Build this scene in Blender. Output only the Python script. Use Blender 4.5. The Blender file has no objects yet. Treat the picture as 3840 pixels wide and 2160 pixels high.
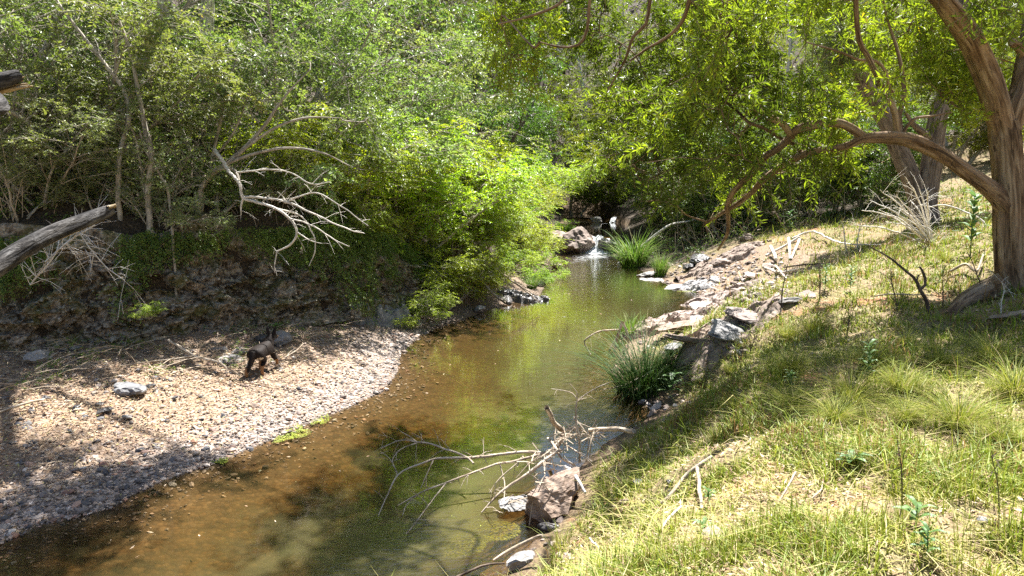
import bpy, bmesh, math, random
import numpy as np
from mathutils import Vector, Matrix, Euler

SC = bpy.context.scene
COL = SC.collection
RNG = np.random.default_rng(7)
random.seed(7)
R = math.radians

# ------------------------------------------------------------------ camera model
W, H = 1024, 576
LENS = 26.0
FPX = LENS / 36.0 * W
CAMZ = 3.6
PITCH = math.atan((288 - 180) / FPX)          # horizon lies at row 180
FWD = np.array([0, math.cos(PITCH), -math.sin(PITCH)])
UPV = np.array([0, math.sin(PITCH), math.cos(PITCH)])
CAMP = np.array([0, 0, CAMZ])


def ray(px, py):
    d = FWD + np.array([1.0, 0, 0]) * ((px - 512) / FPX) + UPV * ((288 - py) / FPX)
    return d


def gp(px, py, z=0.0):
    d = ray(px, py)
    return CAMP + d * ((z - CAMZ) / d[2])


def dp(px, py, Y):
    d = ray(px, py)
    return CAMP + d * (Y / d[1])


# ------------------------------------------------------------------ noise
def _hash(ix, iy, iz, seed):
    h = (ix.astype(np.int64) * 374761393 + iy.astype(np.int64) * 668265263 + iz.astype(np.int64) * 1440662683 + seed * 974634777) & 0xFFFFFFFF
    h = ((h ^ (h >> 13)) * 1274126177) & 0xFFFFFFFF
    h = ((h ^ (h >> 16)) * 2246822519) & 0xFFFFFFFF
    h = h ^ (h >> 15)
    return (h & 0xFFFFFF) / float(0xFFFFFF)


def vnoise(p, seed=0):
    p = np.asarray(p, float)
    i = np.floor(p)
    f = p - i
    f = f * f * (3 - 2 * f)
    ix, iy, iz = i[..., 0], i[..., 1], i[..., 2]
    out = 0
    for dx in (0, 1):
        wx = f[..., 0] if dx else 1 - f[..., 0]
        for dy in (0, 1):
            wy = f[..., 1] if dy else 1 - f[..., 1]
            for dz in (0, 1):
                wz = f[..., 2] if dz else 1 - f[..., 2]
                out = out + wx * wy * wz * _hash(ix + dx, iy + dy, iz + dz, seed)
    return out * 2 - 1


def fbm(p, octv=4, seed=0, gain=0.5):
    p = np.asarray(p, float)
    a, s, o = 1.0, 1.0, 0
    for k in range(octv):
        o = o + a * vnoise(p * s, seed + k * 17)
        a *= gain
        s *= 2.03
    return o


def blocks(p, seed=0):
    """fractured blocks: every cell gets its own offset and tilt"""
    p = np.asarray(p, float)
    base = np.floor(p)
    best = np.full(p.shape[:-1], 1e9)
    val = np.zeros(p.shape[:-1])
    for dx in (-1, 0, 1):
        for dy in (-1, 0, 1):
            for dz in (-1, 0, 1):
                c = base + np.array([dx, dy, dz])
                h = [_hash(c[..., 0], c[..., 1], c[..., 2], seed + k) for k in range(7)]
                f = c + np.stack(h[:3], -1)
                d = ((p - f) ** 2).sum(-1)
                v = h[3] - 0.5 + ((p - f) * (np.stack(h[4:7], -1) - 0.5)).sum(-1) * 0.9
                m = d < best
                best = np.where(m, d, best)
                val = np.where(m, v, val)
    return val


def sm(t):
    t = np.clip(t, 0, 1)
    return t * t * (3 - 2 * t)


# ------------------------------------------------------------------ creek plan
WLpx = [(0, 545), (40, 527), (80, 517), (112, 508), (140, 492), (165, 481), (217, 463), (248, 450), (275, 439), (310, 424), (350, 407),
        (384, 391), (398, 372), (400, 355), (420, 336), (440, 326), (462, 320), (482, 313), (508, 304), (540, 296), (546, 285), (546, 270), (552, 256)]
WRpx = [(505, 576), (520, 556), (534, 540), (548, 512), (566, 480), (592, 455), (608, 440), (640, 424), (654, 410), (634, 398), (618, 388), (610, 372), (624, 346),
        (650, 325), (688, 314), (697, 303), (702, 294), (690, 289), (672, 285), (655, 278), (632, 266), (612, 255)]
WL = [(-30, 6.4), (-18, 6.2), (-9.5, 6.5)] + [tuple(gp(x, y)[:2]) for x, y in WLpx] + [(2.3, 38.5), (2.0, 42), (2.0, 46), (3.5, 52), (4.2, 60)]
WR = [(-30, 2.2), (-18, 3.0), (-9, 3.9), (-5, 4.5), (-2.2, 5.0), (-0.7, 5.6)] + [tuple(gp(x, y)[:2]) for x, y in WRpx] + [(5.3, 38.5), (6.4, 42), (7.6, 47), (7.6, 53), (7.0, 60)]
CF = [(-30, 13), (-18, 12.2), (-11, 12.2), (-8.7, 12.4), (-7.3, 13.0), (-6.4, 13.7), (-5.6, 14.5), (-4.4, 15.7), (-3.2, 17.5), (-2.6, 19.0), (-1.9, 21.5),
      (-0.6, 24.5), (0.0, 28), (1.0, 33), (1.8, 38), (1.6, 46), (2.3, 52), (3.2, 60)]
WL, WR, CF = np.array(WL), np.array(WR), np.array(CF)
HILL = np.vstack([CF, [(3.2, 140), (-140, 140), (-140, 10)]])
POND = np.vstack([WL, WR[::-1]])


def pdist(x, y, poly):
    best = np.full(x.shape, 1e9)
    for a, b in zip(poly[:-1], poly[1:]):
        ab = b - a
        L2 = ab @ ab
        t = np.clip(((x - a[0]) * ab[0] + (y - a[1]) * ab[1]) / L2, 0, 1)
        d = np.hypot(x - a[0] - t * ab[0], y - a[1] - t * ab[1])
        best = np.minimum(best, d)
    return best


def inside(x, y, poly):
    c = np.zeros(x.shape, bool)
    n = len(poly)
    j = n - 1
    for i in range(n):
        xi, yi = poly[i]
        xj, yj = poly[j]
        if yi != yj:
            cr = ((yi > y) != (yj > y)) & (x < (xj - xi) * (y - yi) / (yj - yi) + xi)
            c ^= cr
        j = i
    return c


def level(y):
    return 0.72 * sm((y - 37.7) / 0.9) + 0.3 * sm((y - 51.0) / 2.0)


def hc(y):
    return 2.0 - 1.1 * sm((y - 16.5) / 4.5)


def zones(x, y):
    """height and zone weights at plan points"""
    x = np.asarray(x, float)
    y = np.asarray(y, float)
    P = np.stack([x, y, np.zeros_like(x)], -1)
    wob = fbm(P * 1.3, 3, 5) * 0.13
    dl, dr, dc = pdist(x, y, WL), pdist(x, y, WR), pdist(x, y, CF)
    inw = inside(x, y, POND)
    inh = inside(x, y, HILL)
    left = (dl < dr) | inh
    lv = level(y)
    # creek bed
    dlw = np.maximum(dl + wob * 0.6, 0)
    drw = np.maximum(dr + wob * 0.6, 0)
    bed = -np.minimum(np.minimum(0.14 * dlw + 0.02, 0.5 * drw + 0.02), 0.62)
    bed = bed + fbm(P * 2.1, 3, 9) * 0.03 * np.clip(np.minimum(dlw, drw), 0, 1)
    # left beach and hill
    t = dl / (dl + dc + 1e-6)
    beach = np.minimum(0.72 * t ** 1.25, 0.24 * dl) + 0.035 * fbm(P * 2.3, 3, 3) * np.clip(dl * 2, 0, 1)
    s = dc
    base = np.minimum(0.72, 0.24 * dl)
    hl = base + hc(y) * sm(s / 0.65) + 0.62 * np.clip(s - 0.5, 0, 26) + 0.35 * np.clip(s - 26, 0, 60)
    hl = hl + (0.28 * fbm(P * 0.55, 4, 21) + 0.08 * fbm(P * 2.7, 2, 22)) * np.clip(s / 1.5, 0, 1)
    zl = np.where(inh, hl, beach)
    # right bank
    A = 1.72 - 0.85 * sm((y - 12.0) / 12.0)
    d = np.maximum(dr + wob * np.clip(dr, 0, 1), 0)
    wdt = 3.4 + 1.6 * sm((y - 12) / 6.0)
    zr = A * (0.55 * sm(d / (wdt * 0.75)) + 0.45 * np.clip(d / wdt, 0, 1)) + 0.03 * np.clip(d - wdt, 0, 40)
    zr = zr + 0.19 * np.clip(x - 5.8, 0, 19) + 0.40 * np.clip(x - 24.8, 0, 60)
    zr = zr + (0.09 * fbm(P * 0.9, 3, 31) + 0.035 * fbm(P * 3.7, 2, 32)) * np.clip(d / 0.8, 0, 1)
    z = np.where(inw, bed, np.where(left, zl, zr)) + lv
    back = 0.52 * np.clip(y - 58, 0, 70)
    z = z + back
    rub = np.where(~inw & ~left, sm((4.4 + 6 * wob - dr) / 1.6) * sm((y - 13.5) / 2.0) * (1 - sm((y - 25.5) / 3.0)), 0.0)
    wz = dict(rub=rub, bed=inw.astype(float),
              beach=np.maximum((~inw & left & ~inh).astype(float) * (1 - 0.75 * sm((y - 16.4) / 2.0)), 0.75 * rub),
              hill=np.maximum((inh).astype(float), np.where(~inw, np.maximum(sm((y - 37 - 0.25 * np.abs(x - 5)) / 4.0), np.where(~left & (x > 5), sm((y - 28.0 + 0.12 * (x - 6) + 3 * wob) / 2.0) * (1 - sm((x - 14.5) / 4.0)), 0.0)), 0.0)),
              grass=np.where(~inw & ~left, sm((dr - 0.12 + wob) / 0.55) * (1 - 0.85 * rub), 0.0),
              wet=np.where(inw, 0.0, np.exp(-np.minimum(dl, dr) / 0.14)), dl=dl, dr=dr, dc=dc, left=left, inw=inw, inh=inh)
    return z, wz


def hz(x, y):
    return float(zones(np.array([x]), np.array([y]))[0][0])


def tp(px, py, lift=0.0):
    """first point of the view ray on the terrain"""
    d = ray(px, py)
    ts = np.geomspace(1.2, 120, 700)
    P = CAMP[None] + d[None] * ts[:, None]
    z, _ = zones(P[:, 0], P[:, 1])
    below = np.where(P[:, 2] < z)[0]
    k = below[0] if len(below) else 699
    a, b = (ts[k - 1], ts[k]) if k > 0 else (0.5, ts[0])
    for _i in range(3):
        tt = np.linspace(a, b, 12)
        P = CAMP[None] + d[None] * tt[:, None]
        z, _ = zones(P[:, 0], P[:, 1])
        q = np.where(P[:, 2] < z)[0]
        j = max(q[0], 1) if len(q) else 11
        a, b = tt[j - 1], tt[j]
    p = CAMP + d * b
    p[2] += lift
    return p


# ------------------------------------------------------------------ mesh builder
class MB:
    def __init__(self):
        self.V, self.F, self.A, self.M, self.U, self.n = [], [], [], [], {}, 0

    def add(self, V, F, a=None, m=0, u=None):
        V = np.asarray(V, float).reshape(-1, 3)
        if u is not None:
            self.U[len(self.V)] = u
        F = np.asarray(F, int)
        self.V.append(V)
        self.F.append(F + self.n)
        self.A.append(np.full(len(F), 0.5) if a is None else np.broadcast_to(np.asarray(a, float), (len(F),)))
        self.M.append(np.full(len(F), m, int))
        self.n += len(V)

    def build(self, name, mats, parent=None, smooth=False, pattr=None):
        V = np.concatenate(self.V)
        me = bpy.data.meshes.new(name)
        nl = sum(f.size for f in self.F)
        npoly = sum(len(f) for f in self.F)
        me.vertices.add(len(V))
        me.vertices.foreach_set('co', V.astype(np.float32).ravel())
        me.loops.add(nl)
        me.loops.foreach_set('vertex_index', np.concatenate([f.ravel() for f in self.F]).astype(np.int32))
        tot = np.concatenate([np.full(len(f), f.shape[1], np.int32) for f in self.F])
        me.polygons.add(npoly)
        me.polygons.foreach_set('loop_start', np.concatenate([[0], np.cumsum(tot)[:-1]]).astype(np.int32))
        me.polygons.foreach_set('material_index', np.concatenate(self.M).astype(np.int32))
        me.polygons.foreach_set('use_smooth', np.full(npoly, smooth))
        at = me.attributes.new('rnd', 'FLOAT', 'FACE')
        at.data.foreach_set('value', np.concatenate(self.A).astype(np.float32))
        if self.U:
            B = np.concatenate([self.U.get(i, v) for i, v in enumerate(self.V)])
            at = me.attributes.new('along', 'FLOAT_VECTOR', 'POINT')
            at.data.foreach_set('vector', B.astype(np.float32).ravel())
        if pattr:
            for k, v in pattr.items():
                at = me.attributes.new(k, 'FLOAT', 'POINT')
                at.data.foreach_set('value', np.asarray(v, np.float32))
        me.update(calc_edges=True)
        me.validate()
        for m in (mats if isinstance(mats, (list, tuple)) else [mats]):
            me.materials.append(m)
        o = bpy.data.objects.new(name, me)
        COL.objects.link(o)
        if parent is not None:
            o.parent = parent
        return o


def tag(o, label=None, cat=None, group=None, kind=None):
    if label:
        o['label'] = label
    if cat:
        o['category'] = cat
    if group:
        o['group'] = group
    if kind:
        o['kind'] = kind
    return o


def empty(name, loc, label=None, cat=None, group=None, rz=0, sc=1.0):
    o = bpy.data.objects.new(name, None)
    COL.objects.link(o)
    o.location = [float(v) for v in loc]
    o.rotation_euler = (0, 0, rz)
    o.scale = (sc, sc, sc) if np.isscalar(sc) else sc
    o.empty_display_size = 0.2
    return tag(o, label, cat, group)


def nrm(v):
    v = np.asarray(v, float)
    return v / (np.linalg.norm(v, axis=-1, keepdims=True) + 1e-12)


def spline(pts, step=None, n=None):
    """Catmull-Rom through points (any number of columns)"""
    P = np.asarray(pts, float)
    if len(P) == 2:
        k = n or 4
        t = np.linspace(0, 1, k)[:, None]
        return P[0] * (1 - t) + P[1] * t
    Q = np.vstack([2 * P[0] - P[1], P, 2 * P[-1] - P[-2]])
    out = []
    for i in range(1, len(Q) - 2):
        p0, p1, p2, p3 = Q[i - 1], Q[i], Q[i + 1], Q[i + 2]
        L = np.linalg.norm((p2 - p1)[:3])
        k = n or max(2, int(L / step))
        t = np.linspace(0, 1, k, endpoint=False)[:, None]
        out.append(0.5 * ((2 * p1) + (-p0 + p2) * t + (2 * p0 - 5 * p1 + 4 * p2 - p3) * t ** 2 + (-p0 + 3 * p1 - 3 * p2 + p3) * t ** 3))
    out.append(P[-1][None])
    return np.vstack(out)


def tube(mb, path, rad, sides=6, a=None, rough=0.0, seed=0, cap=True, m=0, rfreq=(6, 1.2)):
    P = np.asarray(path, float)
    n = len(P)
    rad = np.broadcast_to(np.asarray(rad, float), (n,))
    T = np.gradient(P, axis=0)
    T = nrm(T)
    u = np.cross(T[0], [0.3, 0.2, 1.0] if abs(T[0][2]) < 0.9 else [1.0, 0.1, 0])
    u = u / np.linalg.norm(u)
    ang = np.linspace(0, 2 * np.pi, sides, endpoint=False)
    ca, sa = np.cos(ang), np.sin(ang)
    rings = np.empty((n, sides, 3))
    cum = np.concatenate([[0], np.cumsum(np.linalg.norm(np.diff(P, axis=0), axis=1))])
    for i in range(n):
        u = u - T[i] * (u @ T[i])
        u = u / (np.linalg.norm(u) + 1e-9)
        v = np.cross(T[i], u)
        rings[i] = ca[:, None] * u + sa[:, None] * v
    rr = rad[:, None] * np.ones((1, sides))
    if rough > 0:
        q = np.stack([np.broadcast_to(ca * rfreq[0] / 2, (n, sides)), np.broadcast_to(sa * rfreq[0] / 2, (n, sides)),
                      np.broadcast_to((cum * rfreq[1])[:, None], (n, sides))], -1)
        rr = rr * (1 + rough * fbm(q, 3, seed) + rough * 0.6 * fbm(q * np.array([3, 3, 0.7]), 2, seed + 5))
    V = P[:, None, :] + rings * rr[..., None]
    idx = np.arange(n * sides).reshape(n, sides)
    F = np.stack([idx[:-1], np.roll(idx[:-1], -1, 1), np.roll(idx[1:], -1, 1), idx[1:]], -1).reshape(-1, 4)
    off = (seed % 97) * 0.37
    U = np.stack([np.broadcast_to(ca, (n, sides)) * rad[:, None] + off, np.broadcast_to(sa, (n, sides)) * rad[:, None], np.broadcast_to(cum[:, None], (n, sides))], -1)
    mb.add(V.reshape(-1, 3), F, a, m, U.reshape(-1, 3))
    if cap and rad[-1] > 0.004:
        mb.add(np.vstack([V[-1], P[-1] + T[-1] * rad[-1] * 0.3]),
               np.stack([np.arange(sides), np.roll(np.arange(sides), -1), np.full(sides, sides)], -1), None if a is None else a, m)


def twigs(mb, A, B, r0, r1, sag=0.0, m=0):
    """many thin three-sided twigs, each bent once"""
    A, B = np.asarray(A, float), np.asarray(B, float)
    K = len(A)
    if K == 0:
        return
    Mid = (A + B) / 2 + np.stack([np.zeros(K), np.zeros(K), np.full(K, sag)], -1) * np.linalg.norm(B - A, axis=1)[:, None]
    T = nrm(B - A)
    ref = np.where(np.abs(T[:, 2:3]) < 0.9, np.array([[0, 0, 1.0]]), np.array([[1.0, 0, 0]]))
    U = nrm(np.cross(T, ref))
    Vv = np.cross(T, U)
    r0 = np.broadcast_to(np.asarray(r0, float), (K,))[:, None]
    r1 = np.broadcast_to(np.asarray(r1, float), (K,))[:, None]
    rings = []
    for P, r in ((A, r0), (Mid, (r0 + r1) / 2), (B, r1)):
        for q in range(3):
            an = q * 2.0944
            rings.append(P + (U * math.cos(an) + Vv * math.sin(an)) * r)
    V = np.stack(rings, 1)
    f = []
    for i in range(2):
        for q in range(3):
            f.append((i * 3 + q, i * 3 + (q + 1) % 3, (i + 1) * 3 + (q + 1) % 3, (i + 1) * 3 + q))
    F = (np.arange(K)[:, None, None] * 9 + np.array(f)[None]).reshape(-1, 4)
    mb.add(V.reshape(-1, 3), F, np.repeat(RNG.random(K), 6), m)


def leafquads(mb, pos, d, nm, L, Wd, rnd, m=0, bend=0.15):
    d = nrm(d)
    side = nrm(np.cross(nm, d))
    up = np.cross(d, side)
    L = np.broadcast_to(L, (len(pos),))[:, None]
    Wd = np.broadcast_to(Wd, (len(pos),))[:, None]
    mid = pos + d * L * 0.45
    V = np.stack([pos, mid + side * Wd * 0.5 + up * Wd * 0.12, pos + d * L - up * L * bend, mid - side * Wd * 0.5 + up * Wd * 0.12], 1)
    F = np.arange(len(pos) * 4).reshape(-1, 4)
    mb.add(V.reshape(-1, 3), F, rnd, m)


def sprays(mb, rng, base, d, length, n, lL, lW, droop=0.25, flat=0.35, base_rnd=None, tw=None, spread=0.95, m=0):
    """flat sprays of alternating leaves on twigs"""
    K = len(base)
    if K == 0:
        return
    d = nrm(d)
    length = np.broadcast_to(length, (K,))
    up = np.array([0, 0, 1.0]) + rng.normal(0, flat * 0.6, (K, 3))
    n0 = nrm(up - d * np.sum(up * d, 1, keepdims=True))
    side = np.cross(d, n0)
    t = (np.arange(n)[None] + rng.random((K, n))) / n
    sg = np.where((np.arange(n) % 2) == 0, 1.0, -1.0)[None]
    pos = base[:, None] + d[:, None] * (t * length[:, None])[..., None]
    pos[..., 2] -= droop * (t ** 2) * length[:, None]
    ld = d[:, None] * (0.35 + 0.5 * rng.random((K, n, 1))) + side[:, None] * (sg * spread * (0.5 + 0.6 * rng.random((K, n))))[..., None] \
        + n0[:, None] * rng.normal(0, flat, (K, n, 1)) - np.array([0, 0, 1.0]) * droop * 0.8
    ln = n0[:, None] + rng.normal(0, flat, (K, n, 3))
    rb = rng.random(K) if base_rnd is None else base_rnd
    rnd = np.clip(0.6 * rb[:, None] + 0.4 * rng.random((K, n)), 0, 1)
    s = 0.65 + 0.6 * rng.random((K, n))
    leafquads(mb, pos.reshape(-1, 3), ld.reshape(-1, 3), ln.reshape(-1, 3), (lL * s).ravel(), (lW * s).ravel(), rnd.ravel(), m)
    if tw is not None:
        tip = base + d * length[:, None]
        tip[:, 2] -= droop * length
        twigs(tw, base, tip, 0.006, 0.003, 0.03)


def dup(root, loc, rz=0, sc=1.0, label=None, group=None):
    r = root.copy()
    COL.objects.link(r)
    r.location = [float(v) for v in loc]
    if np.isscalar(rz):
        r.rotation_euler = (0, 0, rz)
    else:
        r.rotation_euler = rz
    r.scale = (sc, sc, sc) if np.isscalar(sc) else sc
    if label:
        r['label'] = label
    if group:
        r['group'] = group
    for ch in list(root.children):
        c = ch.copy()
        COL.objects.link(c)
        c.parent = r
        for g in ch.children:
            e = g.copy()
            COL.objects.link(e)
            e.parent = c
    return r


# ------------------------------------------------------------------ materials
class NT:
    def __init__(self, name):
        self.m = bpy.data.materials.new(name)
        self.m.use_nodes = True
        self.t = self.m.node_tree
        self.t.nodes.clear()
        self.out = self.t.nodes.new('ShaderNodeOutputMaterial')

    def n(self, typ, **kw):
        nd = self.t.nodes.new('ShaderNode' + typ)
        for k, v in kw.items():
            if k in nd.inputs:
                nd.inputs[k].default_value = v
            else:
                setattr(nd, k, v)
        return nd

    def l(self, a, b):
        self.t.links.new(a, b)

    def noise(self, vec, scale, detail=4, rough=0.55, dist=0.0):
        nd = self.n('TexNoise')
        nd.inputs['Scale'].default_value = scale
        nd.inputs['Detail'].default_value = detail
        nd.inputs['Roughness'].default_value = rough
        nd.inputs['Distortion'].default_value = dist
        if vec is not None:
            self.l(vec, nd.inputs['Vector'])
        return nd.outputs['Fac']

    def ramp(self, fac, stops, interp='LINEAR'):
        nd = self.n('ValToRGB')
        nd.color_ramp.interpolation = interp
        e = nd.color_ramp.elements
        while len(e) < len(stops):
            e.new(0.5)
        for el, (p, c) in zip(e, stops):
            el.position = p
            el.color = (c if len(c) == 4 else (*c, 1)) if not np.isscalar(c) else (c, c, c, 1)
        self.l(fac, nd.inputs['Fac'])
        return nd.outputs['Color']

    def mix(self, fac, a, b, typ='MIX'):
        nd = self.n('MixRGB', blend_type=typ)
        for sock, v in ((nd.inputs['Fac'], fac), (nd.inputs['Color1'], a), (nd.inputs['Color2'], b)):
            if isinstance(v, (tuple, list)):
                sock.default_value = (*v, 1) if len(v) == 3 else v
            elif np.isscalar(v):
                sock.default_value = v if sock.name == 'Fac' else (v, v, v, 1)
            else:
                self.l(v, sock)
        return nd.outputs['Color']

    def math(self, op, a, b=None, clamp=False):
        nd = self.n('Math', operation=op, use_clamp=clamp)
        for i, v in enumerate((a, b)):
            if v is None:
                continue
            if np.isscalar(v):
                nd.inputs[i].default_value = v
            else:
                self.l(v, nd.inputs[i])
        return nd.outputs[0]

    def attr(self, name):
        return self.n('Attribute', attribute_name=name).outputs['Fac']

    def obj(self):
        return self.n('TexCoord').outputs['Object']

    def mapping(self, vec, scale):
        nd = self.n('Mapping')
        nd.inputs['Scale'].default_value = scale
        self.l(vec, nd.inputs['Vector'])
        return nd.outputs['Vector']

    def bump(self, h, strength=0.5, dist=0.02):
        nd = self.n('Bump')
        nd.inputs['Strength'].default_value = strength
        nd.inputs['Distance'].default_value = dist
        self.l(h, nd.inputs['Height'])
        return nd.outputs['Normal']

    def bsdf(self, col, rough=0.8, normal=None, spec=0.3):
        b = self.n('BsdfPrincipled')
        if isinstance(col, (tuple, list)):
            b.inputs['Base Color'].default_value = (*col, 1)
        else:
            self.l(col, b.inputs['Base Color'])
        if np.isscalar(rough):
            b.inputs['Roughness'].default_value = rough
        else:
            self.l(rough, b.inputs['Roughness'])
        b.inputs['Specular IOR Level'].default_value = spec
        if normal is not None:
            self.l(normal, b.inputs['Normal'])
        return b.outputs['BSDF']

    def done(self, sh):
        self.l(sh, self.out.inputs['Surface'])
        return self.m


def leafmat(name, stops, transl=0.35, rough=0.42, spec=0.45, tint=(1.15, 1.25, 0.45)):
    k = NT(name)
    c = k.ramp(k.attr('rnd'), stops)
    oi = k.n('ObjectInfo')
    hsv = k.n('HueSaturation')
    k.l(c, hsv.inputs['Color'])
    k.l(k.math('ADD', k.math('MULTIPLY', oi.outputs['Random'], 0.05), 0.475), hsv.inputs['Hue'])
    k.l(k.math('ADD', k.math('MULTIPLY', oi.outputs['Random'], 0.3), 0.85), hsv.inputs['Value'])
    c = hsv.outputs['Color']
    b = k.bsdf(c, rough, None, spec)
    tr = k.n('BsdfTranslucent')
    k.l(k.mix(1.0, c, (tint[0] * 1.0, tint[1], tint[2]), 'MULTIPLY'), tr.inputs['Color'])
    add = k.n('MixShader')
    add.inputs['Fac'].default_value = transl
    k.l(b, add.inputs[1])
    k.l(tr.outputs[0], add.inputs[2])
    return k.done(add.outputs[0])


def barkmat(name, c1, c2, c3, scale=1.0, stretch=0.18, bump=0.6, patch=0.0, pc=(0.6, 0.58, 0.55)):
    k = NT(name)
    o = k.n('Attribute', attribute_name='along').outputs['Vector']
    v = k.mapping(o, (1, 1, stretch))
    n1 = k.noise(v, 14 * scale, 6, 0.65, 0.6)
    n2 = k.noise(o, 2.2 * scale, 3)
    n0 = k.noise(k.mapping(o, (1, 1, stretch * 0.6)), 30 * scale, 4, 0.6, 1.2)
    c = k.ramp(n1, [(0.36, c1), (0.48, c2), (0.64, c3)])
    c = k.mix(k.ramp(n0, [(0.36, 0.85), (0.44, 0.0)]), c, tuple(v * 0.45 for v in c1))
    c = k.mix(k.ramp(n2, [(0.4, 0.0), (0.65, 0.55)]), c, k.mix(1.0, c, (1.25, 1.15, 1.05), 'MULTIPLY'))
    if patch > 0:
        n3 = k.noise(o, 7 * scale, 3, 0.6)
        c = k.mix(k.ramp(n3, [(0.62 - patch * 0.2, 0.0), (0.66, 0.8)]), c, pc)
    return k.done(k.bsdf(c, 0.85, k.bump(k.mix(0.5, n1, n0), bump, 0.045), 0.2))


M = {}
M['leaf_grey'] = leafmat('grey_green_leaves', [(0.0, (0.075, 0.115, 0.035)), (0.45, (0.18, 0.24, 0.080)), (0.8, (0.30, 0.355, 0.14)), (0.95, (0.40, 0.43, 0.22)), (1, (0.42, 0.32, 0.10))], 0.42, 0.44, 0.42)
M['leaf_bright'] = leafmat('bright_green_leaves', [(0.0, (0.13, 0.20, 0.018)), (0.5, (0.30, 0.40, 0.032)), (1, (0.50, 0.55, 0.05))], 0.48, 0.42, 0.4)
M['leaf_dark'] = leafmat('dark_green_leaves', [(0.0, (0.045, 0.085, 0.018)), (0.5, (0.10, 0.17, 0.030)), (0.9, (0.19, 0.27, 0.05)), (1, (0.29, 0.33, 0.09))], 0.36, 0.42, 0.42)
M['leaf_olive'] = leafmat('olive_narrow_leaves', [(0.0, (0.055, 0.075, 0.014)), (0.4, (0.13, 0.17, 0.024)), (0.7, (0.25, 0.30, 0.034)), (0.97, (0.40, 0.44, 0.045)), (1, (0.50, 0.33, 0.03))], 0.48, 0.42, 0.4)
M['leaf_gum'] = leafmat('gum_leaves', [(0.0, (0.075, 0.11, 0.032)), (0.6, (0.17, 0.22, 0.06)), (1, (0.29, 0.33, 0.11))], 0.42, 0.40, 0.5)
M['leaf_far'] = leafmat('far_leaves', [(0.0, (0.10, 0.13, 0.045)), (0.6, (0.20, 0.25, 0.07)), (1, (0.32, 0.36, 0.11))], 0.42, 0.5, 0.35)
M['leaf_vine'] = leafmat('creeper_leaves', [(0.0, (0.055, 0.10, 0.02)), (0.5, (0.13, 0.19, 0.034)), (0.85, (0.23, 0.29, 0.055)), (1, (0.34, 0.24, 0.11))], 0.36, 0.45, 0.4)
M['bark_pale'] = barkmat('pale_grey_bark', (0.17, 0.15, 0.12), (0.32, 0.29, 0.24), (0.48, 0.45, 0.39), 1.0, 0.25, 0.4)
M['bark_gum'] = barkmat('smooth_gum_bark', (0.36, 0.33, 0.30), (0.52, 0.49, 0.45), (0.66, 0.63, 0.58), 0.6, 0.3, 0.2)
M['bark_dark'] = barkmat('dark_bark', (0.05, 0.04, 0.032), (0.13, 0.105, 0.08), (0.24, 0.20, 0.16), 1.0, 0.15, 0.8)
M['bark_paper'] = barkmat('papery_bark', (0.085, 0.052, 0.03), (0.20, 0.135, 0.082), (0.36, 0.275, 0.185), 0.8, 0.12, 1.0)
M['bark_rough'] = barkmat('rough_grey_brown_bark', (0.07, 0.052, 0.042), (0.17, 0.135, 0.11), (0.29, 0.24, 0.20), 1.0, 0.12, 1.0)
M['bark_char'] = barkmat('charred_bark', (0.014, 0.013, 0.013), (0.045, 0.042, 0.04), (0.13, 0.125, 0.12), 1.2, 0.3, 1.0, 0.0)
M['dead_white'] = barkmat('bleached_wood', (0.40, 0.37, 0.32), (0.58, 0.55, 0.49), (0.74, 0.71, 0.65), 2.0, 0.2, 0.3)
M['dead_tan'] = barkmat('dry_tan_wood', (0.20, 0.155, 0.11), (0.40, 0.33, 0.25), (0.60, 0.53, 0.43), 2.0, 0.2, 0.4)
M['dead_dark'] = barkmat('dark_dead_wood', (0.035, 0.026, 0.02), (0.085, 0.065, 0.05), (0.17, 0.13, 0.10), 2.0, 0.2, 0.4)
M['wood_core'] = barkmat('split_yellow_wood', (0.16, 0.12, 0.07), (0.30, 0.235, 0.145), (0.46, 0.38, 0.25), 1.5, 0.15, 0.5)


def rockmat(name, c1, c2, c3, lich=0.3, lc=(0.42, 0.41, 0.36), scale=1.0, rough=0.85):
    k = NT(name)
    g = k.n('NewGeometry').outputs['Position']
    n1 = k.noise(g, 5 * scale, 7, 0.62, 0.4)
    n2 = k.noise(g, 22 * scale, 4, 0.6)
    oi = k.n('ObjectInfo').outputs['Random']
    c = k.ramp(n1, [(0.3, c1), (0.5, c2), (0.7, c3)])
    c = k.mix(0.5, c, k.mix(1.0, c, k.ramp(oi, [(0, (0.7, 0.72, 0.8)), (0.5, (1.0, 0.98, 0.95)), (1, (1.25, 1.12, 1.0))]), 'MULTIPLY'))
    c = k.mix(k.ramp(n2, [(0.56, 0.0), (0.68, lich)]), c, lc)
    h = k.mix(0.4, n1, n2)
    return k.done(k.bsdf(c, rough, k.bump(h, 0.7, 0.03), 0.35))


M['rock_grey'] = rockmat('grey_rock', (0.09, 0.09, 0.095), (0.20, 0.195, 0.19), (0.34, 0.325, 0.31), 0.4)
M['rock_brown'] = rockmat('brown_rock', (0.12, 0.085, 0.065), (0.25, 0.19, 0.15), (0.38, 0.30, 0.24), 0.2)
M['rock_dark'] = rockmat('dark_wet_shaded_rock', (0.025, 0.024, 0.025), (0.06, 0.056, 0.055), (0.14, 0.125, 0.11), 0.2, rough=0.4)  # wet rock colour; on shaded rocks this near black paints their shade
M['rock_white'] = rockmat('pale_rock', (0.17, 0.16, 0.15), (0.31, 0.29, 0.27), (0.46, 0.43, 0.40), 0.5, (0.58, 0.55, 0.51))
M['rock_pink'] = rockmat('pinkish_rock', (0.13, 0.10, 0.085), (0.26, 0.205, 0.175), (0.38, 0.315, 0.275), 0.45, (0.48, 0.44, 0.40))


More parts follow.
